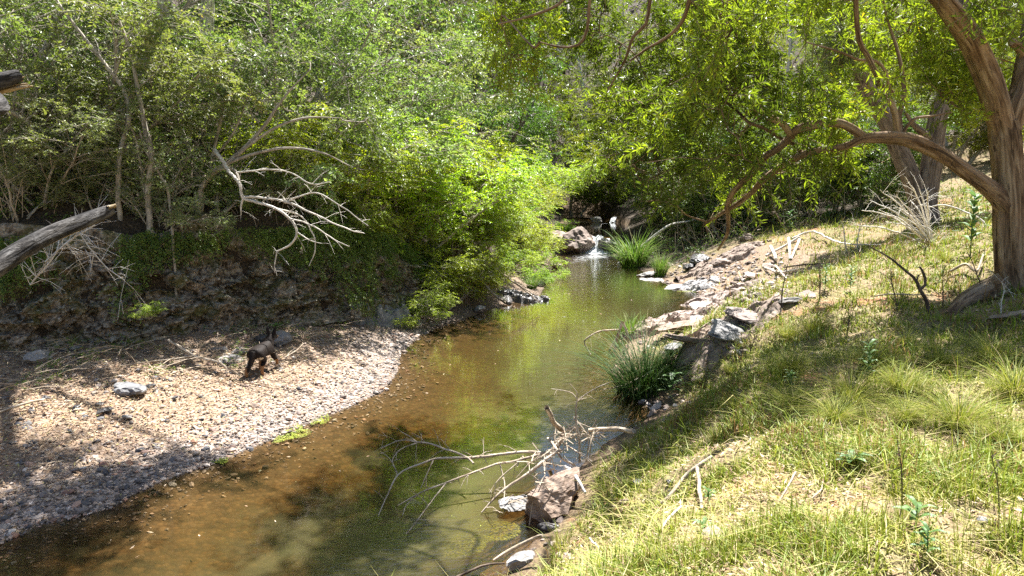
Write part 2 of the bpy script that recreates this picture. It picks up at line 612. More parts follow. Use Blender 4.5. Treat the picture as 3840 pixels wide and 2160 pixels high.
def mat_ground():
    k = NT('creek_ground')
    g = k.n('NewGeometry').outputs['Position']
    big = k.noise(g, 0.8, 4, 0.6)
    mid = k.noise(g, 4.5, 5, 0.6)
    fin = k.noise(g, 30, 4, 0.65)
    vor = k.n('TexVoronoi')
    vor.inputs['Scale'].default_value = 17
    k.l(g, vor.inputs['Vector'])
    vd, vc = vor.outputs['Distance'], vor.outputs['Color']
    sep = k.n('SeparateColor')
    k.l(vc, sep.inputs['Color'])
    peb = k.ramp(sep.outputs['Red'], [(0.0, (0.10, 0.095, 0.10)), (0.3, (0.24, 0.225, 0.22)), (0.6, (0.34, 0.29, 0.26)), (0.8, (0.42, 0.33, 0.25)), (1, (0.55, 0.50, 0.47))])
    peb = k.mix(k.ramp(vd, [(0.35, 0.0), (0.75, 0.75)]), peb, (0.12, 0.085, 0.06))
    litter = k.ramp(fin, [(0.35, (0.11, 0.07, 0.045)), (0.5, (0.24, 0.155, 0.095)), (0.66, (0.42, 0.31, 0.20))])
    # grass floor: straw, green thatch, red soil
    straw = k.ramp(fin, [(0.32, (0.085, 0.055, 0.03)), (0.5, (0.20, 0.145, 0.08)), (0.68, (0.37, 0.29, 0.175))])
    thatch = k.ramp(fin, [(0.3, (0.055, 0.065, 0.014)), (0.7, (0.21, 0.215, 0.06))])
    gr = k.mix(k.ramp(mid, [(0.45, 0.0), (0.66, 0.8)]), straw, thatch)
    gr = k.mix(k.ramp(k.math('ADD', k.math('MULTIPLY', big, 0.6), k.math('MULTIPLY', mid, 0.4)), [(0.545, 0.0), (0.61, 0.9)]), gr, k.ramp(fin, [(0.3, (0.20, 0.09, 0.045)), (0.7, (0.36, 0.185, 0.10))]))
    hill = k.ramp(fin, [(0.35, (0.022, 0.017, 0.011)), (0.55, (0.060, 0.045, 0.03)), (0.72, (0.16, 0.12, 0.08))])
    bed = k.ramp(mid, [(0.3, (0.045, 0.030, 0.015)), (0.55, (0.085, 0.058, 0.030)), (0.75, (0.15, 0.108, 0.06))])
    bed = k.mix(0.35, bed, k.mix(1.0, peb, (0.55, 0.41, 0.25), 'MULTIPLY'))
    shore = k.mix(k.ramp(mid, [(0.35, 0.15), (0.7, 0.75)]), litter, peb)
    c = k.mix(k.attr('beach'), k.mix(0.6, litter, (0.09, 0.065, 0.045)), k.mix(k.ramp(k.math('ADD', mid, k.attr('shoreness')), [(0.5, 0.25), (0.95, 0.95)]), litter, peb))
    c = k.mix(k.attr('grass'), c, gr)
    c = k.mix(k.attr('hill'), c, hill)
    c = k.mix(k.attr('bed'), c, bed)
    c = k.mix(k.math('MULTIPLY', k.attr('wet'), 0.8), c, k.mix(1.0, c, (0.40, 0.36, 0.32), 'MULTIPLY'))
    h = k.mix(0.5, fin, k.math('SUBTRACT', 1.0, vd))
    return k.done(k.bsdf(c, 0.9, k.bump(h, 0.8, 0.035), 0.2))


M['ground'] = mat_ground()


def mat_cliff():
    k = NT('lichen_cliff')
    g = k.n('NewGeometry').outputs['Position']
    n1 = k.noise(g, 2.2, 6, 0.6, 0.5)
    n2 = k.noise(g, 11, 6, 0.62, 0.3)
    n3 = k.noise(g, 26, 3, 0.6)
    c = k.ramp(n2, [(0.36, (0.028, 0.021, 0.015)), (0.48, (0.15, 0.118, 0.086)), (0.66, (0.38, 0.32, 0.25))])
    moss = k.ramp(n3, [(0.3, (0.05, 0.055, 0.012)), (0.7, (0.14, 0.135, 0.03))])
    c = k.mix(k.ramp(n1, [(0.45, 0.0), (0.62, 0.75)]), c, moss)
    vor = k.n('TexVoronoi')
    vor.inputs['Scale'].default_value = 9
    k.l(k.n('VectorMath', operation='ADD').outputs[0], vor.inputs['Vector']) if False else k.l(g, vor.inputs['Vector'])
    lm = k.math('MULTIPLY', k.ramp(k.math('ADD', vor.outputs['Distance'], k.math('MULTIPLY', n3, 0.55)), [(0.40, 1.0), (0.52, 0.0)]), k.ramp(n1, [(0.40, 0.0), (0.52, 1.0)]))
    c = k.mix(k.math('MULTIPLY', lm, 0.85), c, (0.50, 0.47, 0.39))
    n4 = k.noise(g, 5.5, 5, 0.7, 0.8)
    c = k.mix(k.ramp(n4, [(0.53, 0.0), (0.60, 0.8)]), c, k.ramp(n3, [(0.3, (0.16, 0.14, 0.11)), (0.7, (0.46, 0.42, 0.35))]))
    return k.done(k.bsdf(c, 0.9, k.bump(k.mix(0.5, n2, n3), 1.0, 0.05), 0.25))


M['cliff'] = mat_cliff()


def mat_water():
    k = NT('creek_water')
    g = k.n('NewGeometry').outputs['Position']
    v1 = k.mapping(g, (1.0, 2.2, 1))
    n1 = k.noise(v1, 2.2, 3, 0.5, 0.3)
    n2 = k.noise(v1, 9.0, 3, 0.55, 0.6)
    rif = k.attr('riffle')
    h = k.math('ADD', k.math('MULTIPLY', n1, 0.35), k.math('MULTIPLY', n2, k.math('ADD', k.math('MULTIPLY', rif, 1.4), 0.07)))
    nb = k.n('Bump')
    nb.inputs['Distance'].default_value = 0.03
    nb.inputs['Strength'].default_value = 0.30
    k.l(h, nb.inputs['Height'])
    nor = nb.outputs['Normal']
    dep = k.attr('depth')
    tr = k.n('BsdfTransparent')
    k.l(k.ramp(dep, [(0.0, (0.95, 0.90, 0.80)), (0.2, (0.76, 0.64, 0.42)), (0.45, (0.52, 0.43, 0.20)), (0.65, (0.36, 0.31, 0.12))]), tr.inputs['Color'])
    df = k.n('BsdfDiffuse')
    df.inputs['Color'].default_value = (0.125, 0.110, 0.046, 1)
    body = k.n('MixShader')
    k.l(k.ramp(dep, [(0.0, 0.0), (0.22, 0.14), (0.6, 0.62)]), body.inputs['Fac'])
    k.l(tr.outputs[0], body.inputs[1])
    k.l(df.outputs[0], body.inputs[2])
    gl = k.n('BsdfGlossy')
    gl.inputs['Roughness'].default_value = 0.03
    gl.inputs['Color'].default_value = (1, 1, 1, 1)
    k.l(nor, gl.inputs['Normal'])
    fr = k.n('Fresnel')
    fr.inputs['IOR'].default_value = 1.33
    k.l(nor, fr.inputs['Normal'])
    mx = k.n('MixShader')
    k.l(k.math('MULTIPLY', fr.outputs[0], 1.9, True), mx.inputs['Fac'])
    k.l(body.outputs[0], mx.inputs[1])
    k.l(gl.outputs[0], mx.inputs[2])
    # foam where the fall lands and in riffles
    fo = k.n('BsdfDiffuse')
    fo.inputs['Color'].default_value = (0.82, 0.84, 0.85, 1)
    n3 = k.noise(k.mapping(g, (1, 2.5, 1)), 5.0, 5, 0.65, 0.8)
    fm = k.ramp(k.math('ADD', k.attr('foam'), n3), [(1.02, 0.0), (1.22, 0.92)]) if False else k.ramp(k.math('MULTIPLY', k.math('ADD', k.attr('foam'), n3), 0.5), [(0.50, 0.0), (0.62, 0.92)])
    mx2 = k.n('MixShader')
    k.l(fm, mx2.inputs['Fac'])
    k.l(mx.outputs[0], mx2.inputs[1])
    k.l(fo.outputs[0], mx2.inputs[2])
    return k.done(mx2.outputs[0])


M['water'] = mat_water()


def mat_fall():
    k = NT('white_water')
    g = k.n('NewGeometry').outputs['Position']
    n = k.noise(k.mapping(g, (1, 1, 0.25)), 9, 4, 0.6)
    c = k.ramp(n, [(0.3, (0.55, 0.60, 0.63)), (0.6, (0.88, 0.90, 0.91))])
    b = k.bsdf(c, 0.35, k.bump(n, 0.6, 0.05), 0.5)
    t = k.n('BsdfTranslucent')
    k.l(c, t.inputs['Color'])
    mx = k.n('MixShader')
    mx.inputs['Fac'].default_value = 0.35
    k.l(b, mx.inputs[1])
    k.l(t.outputs[0], mx.inputs[2])
    return k.done(mx.outputs[0])


M['fall'] = mat_fall()


def mat_rnd(name, stops, rough=0.8, spec=0.25, transl=0.0):
    k = NT(name)
    c = k.ramp(k.attr('rnd'), stops)
    b = k.bsdf(c, rough, None, spec)
    if transl:
        t = k.n('BsdfTranslucent')
        k.l(c, t.inputs['Color'])
        mx = k.n('MixShader')
        mx.inputs['Fac'].default_value = transl
        k.l(b, mx.inputs[1])
        k.l(t.outputs[0], mx.inputs[2])
        b = mx.outputs[0]
    return k.done(b)


M['pebble'] = mat_rnd('pebbles', [(0.0, (0.075, 0.062, 0.054)), (0.2, (0.16, 0.13, 0.112)), (0.45, (0.28, 0.225, 0.185)), (0.62, (0.37, 0.27, 0.20)), (0.8, (0.46, 0.385, 0.32)), (0.92, (0.32, 0.17, 0.105)), (1, (0.66, 0.59, 0.52))], 0.7, 0.4)
M['litter'] = mat_rnd('dry_leaves', [(0.0, (0.16, 0.09, 0.05)), (0.3, (0.34, 0.215, 0.12)), (0.6, (0.50, 0.37, 0.24)), (0.85, (0.62, 0.50, 0.36)), (1, (0.40, 0.36, 0.10))], 0.7, 0.3, 0.2)
M['grass'] = mat_rnd('short_grass', [(0.0, (0.48, 0.39, 0.20)), (0.2, (0.42, 0.37, 0.12)), (0.36, (0.33, 0.35, 0.045)), (0.7, (0.21, 0.28, 0.024)), (0.92, (0.12, 0.19, 0.018)), (1, (0.28, 0.17, 0.06))], 0.55, 0.35, 0.35)
M['tussock'] = mat_rnd('tussock_blades', [(0.0, (0.085, 0.12, 0.012)), (0.45, (0.20, 0.24, 0.022)), (0.75, (0.33, 0.34, 0.040)), (0.9, (0.46, 0.39, 0.11)), (1, (0.46, 0.36, 0.18))], 0.6, 0.2, 0.35)
M['sedge'] = mat_rnd('green_sedge_blades', [(0.0, (0.05, 0.10, 0.015)), (0.5, (0.12, 0.22, 0.025)), (0.85, (0.22, 0.32, 0.04)), (1, (0.38, 0.33, 0.16))], 0.6, 0.2, 0.35)
M['sedge_shaded'] = mat_rnd('shaded_sedge_blades', [(0.0, (0.015, 0.04, 0.008)), (0.7, (0.04, 0.085, 0.012)), (0.95, (0.08, 0.14, 0.02)), (1, (0.2, 0.16, 0.08))], 0.65, 0.12, 0.25)  # green darkened so the blade colour carries the clump's shade
M['weed'] = mat_rnd('weed_leaves', [(0.0, (0.06, 0.14, 0.03)), (0.6, (0.11, 0.21, 0.05)), (1, (0.18, 0.28, 0.08))], 0.5, 0.4, 0.35)
M['algae'] = mat_rnd('algae', [(0.0, (0.12, 0.16, 0.015)), (0.6, (0.26, 0.32, 0.025)), (1, (0.42, 0.44, 0.05))], 0.6, 0.4, 0.2)

# ================================================================== SETTING
def build_ground():
    th = np.concatenate([np.arange(-44, 44, 0.14), np.arange(44, 316, 3.0)])
    th = np.radians(th)
    rr = np.concatenate([[0.02], np.geomspace(0.5, 2.2, 14)[:-1], np.geomspace(2.2, 60, 400), np.geomspace(61, 125, 30)])
    T, Rr = np.meshgrid(th, rr)
    X, Y = np.sin(T) * Rr, np.cos(T) * Rr
    z, w = zones(X.ravel(), Y.ravel())
    n, m = X.shape
    idx = np.arange(n * m).reshape(n, m)
    F = np.stack([idx[:-1], idx[1:], np.roll(idx[1:], -1, 1), np.roll(idx[:-1], -1, 1)], -1).reshape(-1, 4)
    mb = MB()
    mb.add(np.stack([X.ravel(), Y.ravel(), z], -1), F)
    sho = np.clip(0.55 - w['dl'] * 0.35, -0.3, 0.55)
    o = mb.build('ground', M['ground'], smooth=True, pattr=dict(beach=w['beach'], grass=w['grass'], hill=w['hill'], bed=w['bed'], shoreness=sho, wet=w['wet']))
    tag(o, kind='structure')


build_ground()


def water_sheet(name, xs, ys, z, fall):
    X, Y = np.meshgrid(xs, ys)
    x, y = X.ravel(), Y.ravel()
    zt, w = zones(x, y)
    dep = np.clip(z - zt, 0, 2)
    P = np.stack([x, y, 0 * x], -1)
    rf = np.zeros_like(x)
    foam = np.zeros_like(x)

    def blob(px, py, rad, amt, el=1.0):
        c = gp(px, py, z)
        return amt * np.exp(-(((x - c[0]) / rad) ** 2 + ((y - c[1]) / (rad * el)) ** 2))
    if fall:
        for (px, py, rad, a, el) in [(455, 560, 0.75, 0.8, 0.8), (505, 545, 0.5, 0.6, 1), (430, 520, 0.4, 0.6, 0.6), (400, 575, 0.8, 0.6, 0.6), (585, 425, 0.9, 0.45, 1.0),
                                     (590, 262, 2.6, 0.9, 1.6), (560, 255, 1.5, 0.7, 1), (585, 290, 2.0, 0.35, 2.0), (480, 470, 0.5, 0.25, 1)]:
            rf += blob(px, py, rad, a, el)
        for (px, py, rad, a, el) in [(597, 252, 0.9, 0.95, 0.8), (600, 256, 1.6, 0.5, 1.3), (575, 262, 1.4, 0.40, 1.6), (572, 290, 1.2, 0.40, 0.8), (560, 317, 0.9, 0.40, 0.5), (590, 322, 0.8, 0.40, 0.5), (575, 275, 1.0, 0.42, 0.8), (455, 560, 0.5, 0.34, 0.6)]:
            foam += blob(px, py, rad, a, el)
    else:
        foam += 0.5 * np.exp(-(((x - 6.3) / 0.7) ** 2 + ((y - 50.5) / 0.8) ** 2))
    n, m = X.shape
    idx = np.arange(n * m).reshape(n, m)
    F = np.stack([idx[:-1, :-1], idx[:-1, 1:], idx[1:, 1:], idx[1:, :-1]], -1).reshape(-1, 4)
    keep = (zt[F] < z + 0.05).any(1)
    mb = MB()
    mb.add(np.stack([x, y, np.full_like(x, z)], -1), F[keep])
    o = mb.build(name, M['water'], smooth=True, pattr=dict(depth=dep, riffle=np.clip(rf, 0, 1), foam=np.clip(foam, 0, 1)))
    tag(o, kind='structure')


water_sheet('water', np.arange(-22, 8, 0.16), np.arange(3.0, 38.2, 0.16), 0.0, True)
water_sheet('water', np.arange(1.0, 9.0, 0.2), np.arange(38.4, 51.5, 0.2), 0.67, False)
water_sheet('water', np.arange(1.0, 9.0, 0.3), np.arange(52.5, 58, 0.3), 0.97, False)


def build_cliff():
    C = spline(np.column_stack([CF[2:11], np.zeros(9)]), step=0.035)[:, :2]
    T = nrm(np.gradient(C, axis=0))
    N = np.stack([-T[:, 1], T[:, 0]], -1)          # inland
    nv = 72
    v = np.linspace(0, 1, nv)
    inv = np.array([0.0 if q <= 0 else 1.0 for q in v])
    t = np.linspace(0, 1, 200)
    inv = np.interp(v, sm(t), t)
    h = hc(C[:, 1])
    foot = 0.50
    s = 0.65 * inv[None] - 0.22 + 0 * h[:, None]
    hv = h * (0.92 + 0.35 * vnoise(np.column_stack([C * 0.7, np.zeros(len(C))]), 48))
    Z = foot + (hv[:, None] + 0.20) * v[None]
    X = C[:, 0:1] + N[:, 0:1] * s
    Y = C[:, 1:2] + N[:, 1:2] * s
    P = np.stack([X, Y, Z], -1)
    q = P * np.array([1, 1, 1.7])
    led = vnoise(np.stack([X * 0.5, Y * 0.5, Z * 3.2 + 0.6 * vnoise(P * 0.8, 3)], -1), 41)
    wq = q + 0.12 * fbm(q * 2.0, 2, 46)[..., None]
    dsp = 0.10 * led + 0.34 * blocks(wq * 1.3, 51) + 0.20 * blocks(wq * 3.1, 61) + 0.09 * blocks(wq * 7.0, 71) + 0.05 * fbm(q * 6, 3, 44, 0.6) + 0.16 * fbm(P * 0.6, 2, 45)
    fade = np.clip(np.minimum(v * 5, (1 - v) * 4), 0.25, 1)[None]
    X = X - N[:, 0:1] * dsp * fade
    Y = Y - N[:, 1:2] * dsp * fade
    n, m = X.shape
    idx = np.arange(n * m).reshape(n, m)
    F = np.stack([idx[:-1, :-1], idx[1:, :-1], idx[1:, 1:], idx[:-1, 1:]], -1).reshape(-1, 4)
    mb = MB()
    mb.add(np.stack([X, Y, Z], -1).reshape(-1, 3), F)
    o = mb.build('cliff', M['cliff'], smooth=False)
    tag(o, kind='structure')
    return C, N, h


CLIFF_C, CLIFF_N, CLIFF_H = build_cliff()


def build_fall(name, pts, width0, width1):
    path = spline(pts, step=0.05)
    n = len(path)
    u = np.linspace(-1, 1, 26)
    wd = np.linspace(width0, width1, n) / 2
    V = np.empty((n, 26, 3))
    tt = np.linspace(0, 1, n)
    for i in range(n):
        V[i, :, 0] = path[i, 0] + u * wd[i]
        V[i, :, 1] = path[i, 1] + 0.18 * u ** 2 + 0.1 * vnoise(np.stack([u * 3.5, np.full(26, 1.0), np.full(26, tt[i] * 3)], -1), 4)
        V[i, :, 2] = path[i, 2] - 0.03 * u ** 2 + 0.06 * vnoise(np.stack([u * 5, np.full(26, tt[i] * 6), np.zeros(26)], -1), 6)
    idx = np.arange(n * 26).reshape(n, 26)
    F = np.stack([idx[:-1, :-1], idx[:-1, 1:], idx[1:, 1:], idx[1:, :-1]], -1).reshape(-1, 4)
    mb = MB()
    mb.add(V.reshape(-1, 3), F)
    tag(mb.build(name, M['fall'], smooth=True), kind='structure')


build_fall('waterfall', [(4.35, 38.9, 0.70), (4.3, 38.2, 0.69), (4.25, 37.7, 0.60), (4.22, 37.35, 0.34), (4.2, 37.1, 0.12), (4.15, 36.6, 0.012)], 0.72, 1.25)
build_fall('waterfall', [(7.3, 52.6, 1.0), (7.2, 52.0, 0.98), (7.05, 51.6, 0.86), (6.95, 51.3, 0.69)], 0.25, 0.4)


# ================================================================== ROCKS
def rock_mesh(seed, sub=3, planes=13, an=(1, 1, 0.7), rough=0.11):
    rg = np.random.default_rng(seed)
    bm = bmesh.new()
    bmesh.ops.create_icosphere(bm, subdivisions=sub, radius=1)
    V = np.array([v.co[:] for v in bm.verts])
    F = np.array([[v.index for v in f.verts] for f in bm.faces])
    bm.free()
    N = nrm(rg.normal(0, 1, (planes, 3)))
    D = 0.62 + 0.33 * rg.random(planes)
    dt = V @ N.T
    r = np.min(np.where(dt > 0.05, D[None] / np.maximum(dt, 0.05), 9), axis=1)
    r = np.minimum(r, 1.15)
    r = r * (1 + rough * fbm(V * 2.2, 4, seed) + rough * 0.5 * fbm(V * 6, 3, seed + 3) - rough * 0.7 * np.clip(0.12 - np.abs(vnoise(V * 1.8, seed + 9)), 0, 1) * 6)
    return V * r[:, None] * np.array(an), F


ROCKME = {}


def rock(name, loc, size, mat, label, cat='rock', group=None, variant=0, rot=None, sub=3):
    key = (variant, mat, sub)
    if key not in ROCKME:
        V, F = rock_mesh(100 + variant, sub, an=(1, 0.85, 0.66))
        mb = MB()
        mb.add(V, F)
        o = mb.build(name, M[mat])
        ROCKME[key] = o.data
    else:
        o = bpy.data.objects.new(name, ROCKME[key])
        COL.objects.link(o)
    o.location = [float(q) for q in loc]
    o.scale = size if not np.isscalar(size) else (size, size, size)
    o.rotation_euler = rot if rot is not None else (random.uniform(-.25, .25), random.uniform(-.25, .25), random.uniform(0, 6.28))
    return tag(o, label, cat, group)


def rockpx(px, py, wpx, mat, label, variant=0, z=None, asp=(1, 0.8, 0.7), sink=0.25, rot=None, name='rock', sub=3):
    p = tp(px, py) if z is None else gp(px, py, z)
    s = wpx / FPX * p[1] / 2
    p[2] += s * asp[2] * 0.66 * (1 - sink * 2)
    return rock(name, p, (s * asp[0], s * asp[1], s * asp[2]), mat, label, variant=variant, rot=rot, sub=4 if wpx > 22 else sub)


# waterfall ledge (left of the fall) and its neighbours
rock('boulder', np.array([2.3, 37.3, 0.42]), (1.3, 1.0, 1.0), 'rock_brown', 'broad brown boulder with a hollow front, left end of the ledge across the creek', 'boulder', variant=1, rot=(0.1, 0.15, 0.4), sub=4)
rock('boulder', np.array([3.35, 37.25, 0.42]), (1.05, 0.95, 1.05), 'rock_brown', 'rounded brown boulder on the ledge directly left of the white fall', 'boulder', variant=2, rot=(0.05, -0.12, 1.2), sub=4)
rock('boulder', np.array([4.98, 37.2, 0.30]), (0.6, 0.6, 0.75), 'rock_dark', 'black wet boulder on the right side of the white fall', 'boulder', variant=3, rot=(0.2, 0.1, 2.0), sub=4)
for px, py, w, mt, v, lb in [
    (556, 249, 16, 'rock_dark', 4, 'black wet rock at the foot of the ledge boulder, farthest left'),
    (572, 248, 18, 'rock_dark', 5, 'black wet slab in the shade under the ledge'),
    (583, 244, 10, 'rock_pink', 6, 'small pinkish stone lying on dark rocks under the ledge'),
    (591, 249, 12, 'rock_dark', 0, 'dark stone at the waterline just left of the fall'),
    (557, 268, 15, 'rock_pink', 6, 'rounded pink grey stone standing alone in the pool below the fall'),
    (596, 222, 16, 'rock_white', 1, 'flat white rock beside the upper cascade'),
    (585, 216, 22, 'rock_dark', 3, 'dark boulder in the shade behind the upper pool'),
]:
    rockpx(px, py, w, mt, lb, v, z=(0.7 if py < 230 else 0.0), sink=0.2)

# left bank shore stones
for px, py, w, mt, v, asp, lb in [
    (480, 311, 20, 'rock_white', 2, (1, .8, .55), 'pale flat rock at the water edge below the bright shrubs'),
    (505, 301, 22, 'rock_dark', 4, (1, .7, .5), 'dark wet boulder under the overhanging twigs on the left shore'),
    (525, 298, 22, 'rock_dark', 1, (1, .7, .5), 'dark wet boulder at the tip of the left point'),
    (537, 285, 18, 'rock_grey', 5, (1, .8, .6), 'grey boulder behind the small sedge on the left point'),
    (393, 317, 20, 'rock_white', 3, (1, .8, .95), 'pale upright rock ending the cliff by the sandy tip'),
    (360, 314, 40, 'rock_grey', 0, (1, .6, .7), 'large grey cliff block left of the pale upright rock'),
    (340, 318, 22, 'rock_grey', 6, (1, .6, .6), 'grey block at the foot of the cliff left of the large block'),
    (40, 362, 30, 'rock_white', 2, (1, .8, .75), 'sunlit whitish boulder below the cliff at far left'),
    (130, 392, 42, 'rock_grey', 5, (1, .7, .55), 'low grey boulder with a pale top on the edge of the pebble beach'),
    (150, 388, 14, 'rock_dark', 4, (1, .8, .7), 'small dark stone at the right end of the low grey boulder'),
    (231, 362, 36, 'rock_grey', 1, (1, .7, .5), 'broad grey rock left of the dog'),
    (221, 352, 18, 'rock_grey', 3, (1, .8, .8), 'grey rock leaning behind the broad rock left of the dog'),
    (240, 354, 16, 'rock_grey', 0, (1, .8, .9), 'upright grey stone on the right shoulder of the broad rock'),
    (281, 345, 26, 'rock_grey', 2, (1, .7, 1.0), 'tall grey rock with a sloping top behind the dog'),
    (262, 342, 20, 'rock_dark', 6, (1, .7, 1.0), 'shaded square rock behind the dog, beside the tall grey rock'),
    (75, 350, 16, 'rock_grey', 0, (1, .8, .6), 'grey stone half buried in leaf litter under the cliff'),
    (100, 405, 12, 'rock_dark', 1, (1, .8, .6), 'dark stone in leaf litter above the shaded pebbles'),
    (58, 414, 9, 'rock_brown', 4, (1, .8, .6), 'red brown stone in the leaf litter by the beach edge'),
    (76, 408, 9, 'rock_dark', 3, (1, .8, .8), 'dark round stone near the red brown stone'),
    (105, 413, 17, 'rock_dark', 2, (1, .8, .6), 'dark slate stone on shaded pebbles'),
    (128, 418, 13, 'rock_grey', 5, (1, .8, .6), 'grey flat stone on the shaded pebbles'),
    (28, 425, 13, 'rock_grey', 0, (1, .8, .6), 'pale brown stone on the shaded beach at far left'),
    (70, 432, 10, 'rock_dark', 6, (1, .8, .7), 'blackish stone in the middle of the shaded beach'),
    (186, 396, 10, 'rock_brown', 1, (1, .8, .6), 'reddish stone on the sunlit beach'),
    (201, 398, 9, 'rock_dark', 4, (1, .8, .7), 'black wedge of stone on the sunlit beach'),
    (253, 407, 12, 'rock_brown', 2, (1, .8, .6), 'orange brown flat stone on the sunny pebbles'),
    (12, 533, 14, 'rock_white', 3, (1, .8, .6), 'white grey stone at the water edge in the lower left corner'),
    (62, 525, 8, 'rock_grey', 1, (1, .8, .6), 'small grey stone standing in the shallows off the lower left beach'),
    (173, 486, 9, 'rock_white', 5, (1, .8, .7), 'pale round stone at the edge of the shallows'),
]:
    rockpx(px, py, w, mt, lb, v, asp=asp)

# right bank stones
for px, py, w, mt, v, asp, lb in [
    (622, 265, 13, 'rock_grey', 1, (1.0, 0.8, 0.7), 'grey stone under the left side of the bright sedge'),
    (650, 276, 26, 'rock_white', 2, (1.15, 0.85, 0.31), 'pale flat stone between the two sedges'),
    (639, 290, 20, 'rock_white', 4, (1.15, 0.85, 0.279), 'pale low rock in the water left of the flat islet'),
    (653, 285, 37, 'rock_white', 0, (1.15, 0.85, 0.248), 'flat whitish rock islet near the right shore'),
    (676, 289, 34, 'rock_white', 3, (1.15, 0.85, 0.26), 'flat whitish slab at the right shore'),
    (698, 318, 37, 'rock_white', 6, (1.15, 0.85, 0.341), 'white blue rock jutting into the water on the right'),
    (706, 310, 29, 'rock_white', 5, (1.15, 0.85, 0.31), 'whitish rock behind the jutting white blue rock'),
    (672, 325, 63, 'rock_pink', 1, (1.15, 0.85, 0.31), 'long pinkish rock ledge sloping into the water on the right'),
    (690, 330, 58, 'rock_brown', 2, (1.15, 0.85, 0.31), 'brown cracked rock above the pinkish ledge'),
    (732, 334, 72, 'rock_grey', 4, (1.15, 0.85, 0.341), 'large grey rock ridge beside the grass with a shaded near side'),
    (752, 318, 52, 'rock_pink', 0, (1.15, 0.85, 0.248), 'flat pale rock capping the far end of the grey ridge'),
    (700, 345, 58, 'rock_brown', 3, (1.15, 0.85, 0.279), 'shaded brown rock in front of the ridge'),
    (677, 348, 37, 'rock_grey', 5, (1.15, 0.85, 0.279), 'shaded grey rock above the dark sedge'),
    (805, 298, 30, 'rock_pink', 6, (1.0, 0.7, 0.45), 'low pinkish rock in sunny grass'),
    (790, 302, 22, 'rock_grey', 2, (1.0, 0.6, 0.4), 'grey rock adjoining the low pinkish rock'),
    (752, 277, 21, 'rock_pink', 3, (1.15, 0.85, 0.434), 'blocky pinkish stone among the rubble'),
    (748, 240, 18, 'rock_brown', 1, (1.0, 0.8, 0.75), 'tan boulder sitting in shade at the forest edge'),
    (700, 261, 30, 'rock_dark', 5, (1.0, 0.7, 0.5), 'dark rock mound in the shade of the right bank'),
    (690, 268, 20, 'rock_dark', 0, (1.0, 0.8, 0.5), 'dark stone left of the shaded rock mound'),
    (722, 264, 30, 'rock_brown', 4, (1.0, 0.7, 0.45), 'brown rock step on the right bank'),
    (739, 291, 20, 'rock_pink', 2, (1.15, 0.85, 0.372), 'pinkish stone halfway up the rubble'),
    (729, 297, 12, 'rock_grey', 6, (1.0, 0.8, 0.6), 'grey wedge stone low in the rubble'),
    (718, 283, 12, 'rock_white', 1, (1.0, 0.8, 0.6), 'pale stone high in the rubble near the shallow bay'),
    (702, 279, 8, 'rock_dark', 3, (1.0, 0.8, 0.6), 'small slate stone beside the bay edge'),
    (768, 268, 15, 'rock_pink', 5, (1.0, 0.8, 0.6), 'pale stone where rubble meets grass'),
    (1013, 318, 60, 'rock_brown', 4, (1.0, 0.5, 0.25), 'low earth coloured rock at the foot of the leaning paperbark'),
    (793, 470, 12, 'rock_dark', 2, (1.0, 0.8, 0.9), 'dark round stone behind the forked stick in the grass'),
    (672, 494, 14, 'rock_dark', 4, (1.0, 0.8, 0.8), 'dark grey stone beside the lower end of the forked stick'),
    (670, 484, 12, 'rock_dark', 6, (1.0, 0.8, 0.8), 'dark grey stone tucked above its neighbour near the forked stick'),
    (626, 502, 20, 'rock_brown', 1, (1.0, 0.8, 0.4), 'pale brown stone buried in the dry grass below the block boulder'),
    (641, 483, 18, 'rock_grey', 3, (1.0, 0.8, 0.35), 'flat grey stone in the dry grass'),
    (795, 508, 10, 'rock_brown', 0, (1.0, 0.8, 0.8), 'small dark red clod on the bare red soil'),
    (712, 538, 34, 'rock_brown', 5, (1.0, 0.7, 0.5), 'red brown clay lump in the front grass'),
    (984, 522, 16, 'rock_grey', 6, (1.0, 0.8, 0.6), 'grey stone in the front grass at lower right'),
    (925, 455, 14, 'rock_dark', 2, (1.0, 0.8, 0.5), 'dark stone below the golden tussocks on the right'),
]:
    rockpx(px, py, w, mt, lb, v, asp=asp)


M['rubble'] = mat_rnd('rubble_stones', [(0, (0.10, 0.08, 0.07)), (0.35, (0.21, 0.165, 0.14)), (0.65, (0.33, 0.255, 0.21)), (0.85, (0.42, 0.35, 0.30)), (1, (0.52, 0.48, 0.45))], 0.85, 0.3)


def rubble():
    rg = np.random.default_rng(12)
    pts, sz = [], []
    for (px0, px1, py0, py1, n, s0, s1) in [(660, 760, 262, 305, 560, .03, .13), (690, 790, 252, 300, 420, .03, .12), (640, 750, 312, 355, 200, .03, .12), (640, 690, 395, 425, 30, .05, .12), (520, 570, 500, 560, 30, .03, .08)]:
        for _ in range(n):
            p = tp(rg.uniform(px0, px1), rg.uniform(py0, py1))
            if p[2] > -0.05 and p[0] > 0:
                pts.append(p)
                sz.append(rg.uniform(s0, s1) * (0.6 + 0.5 * rg.random()))
    scatter_stones('rubble', np.array(pts), np.array(sz), 'stone rubble on the right bank', 33, 'rubble')


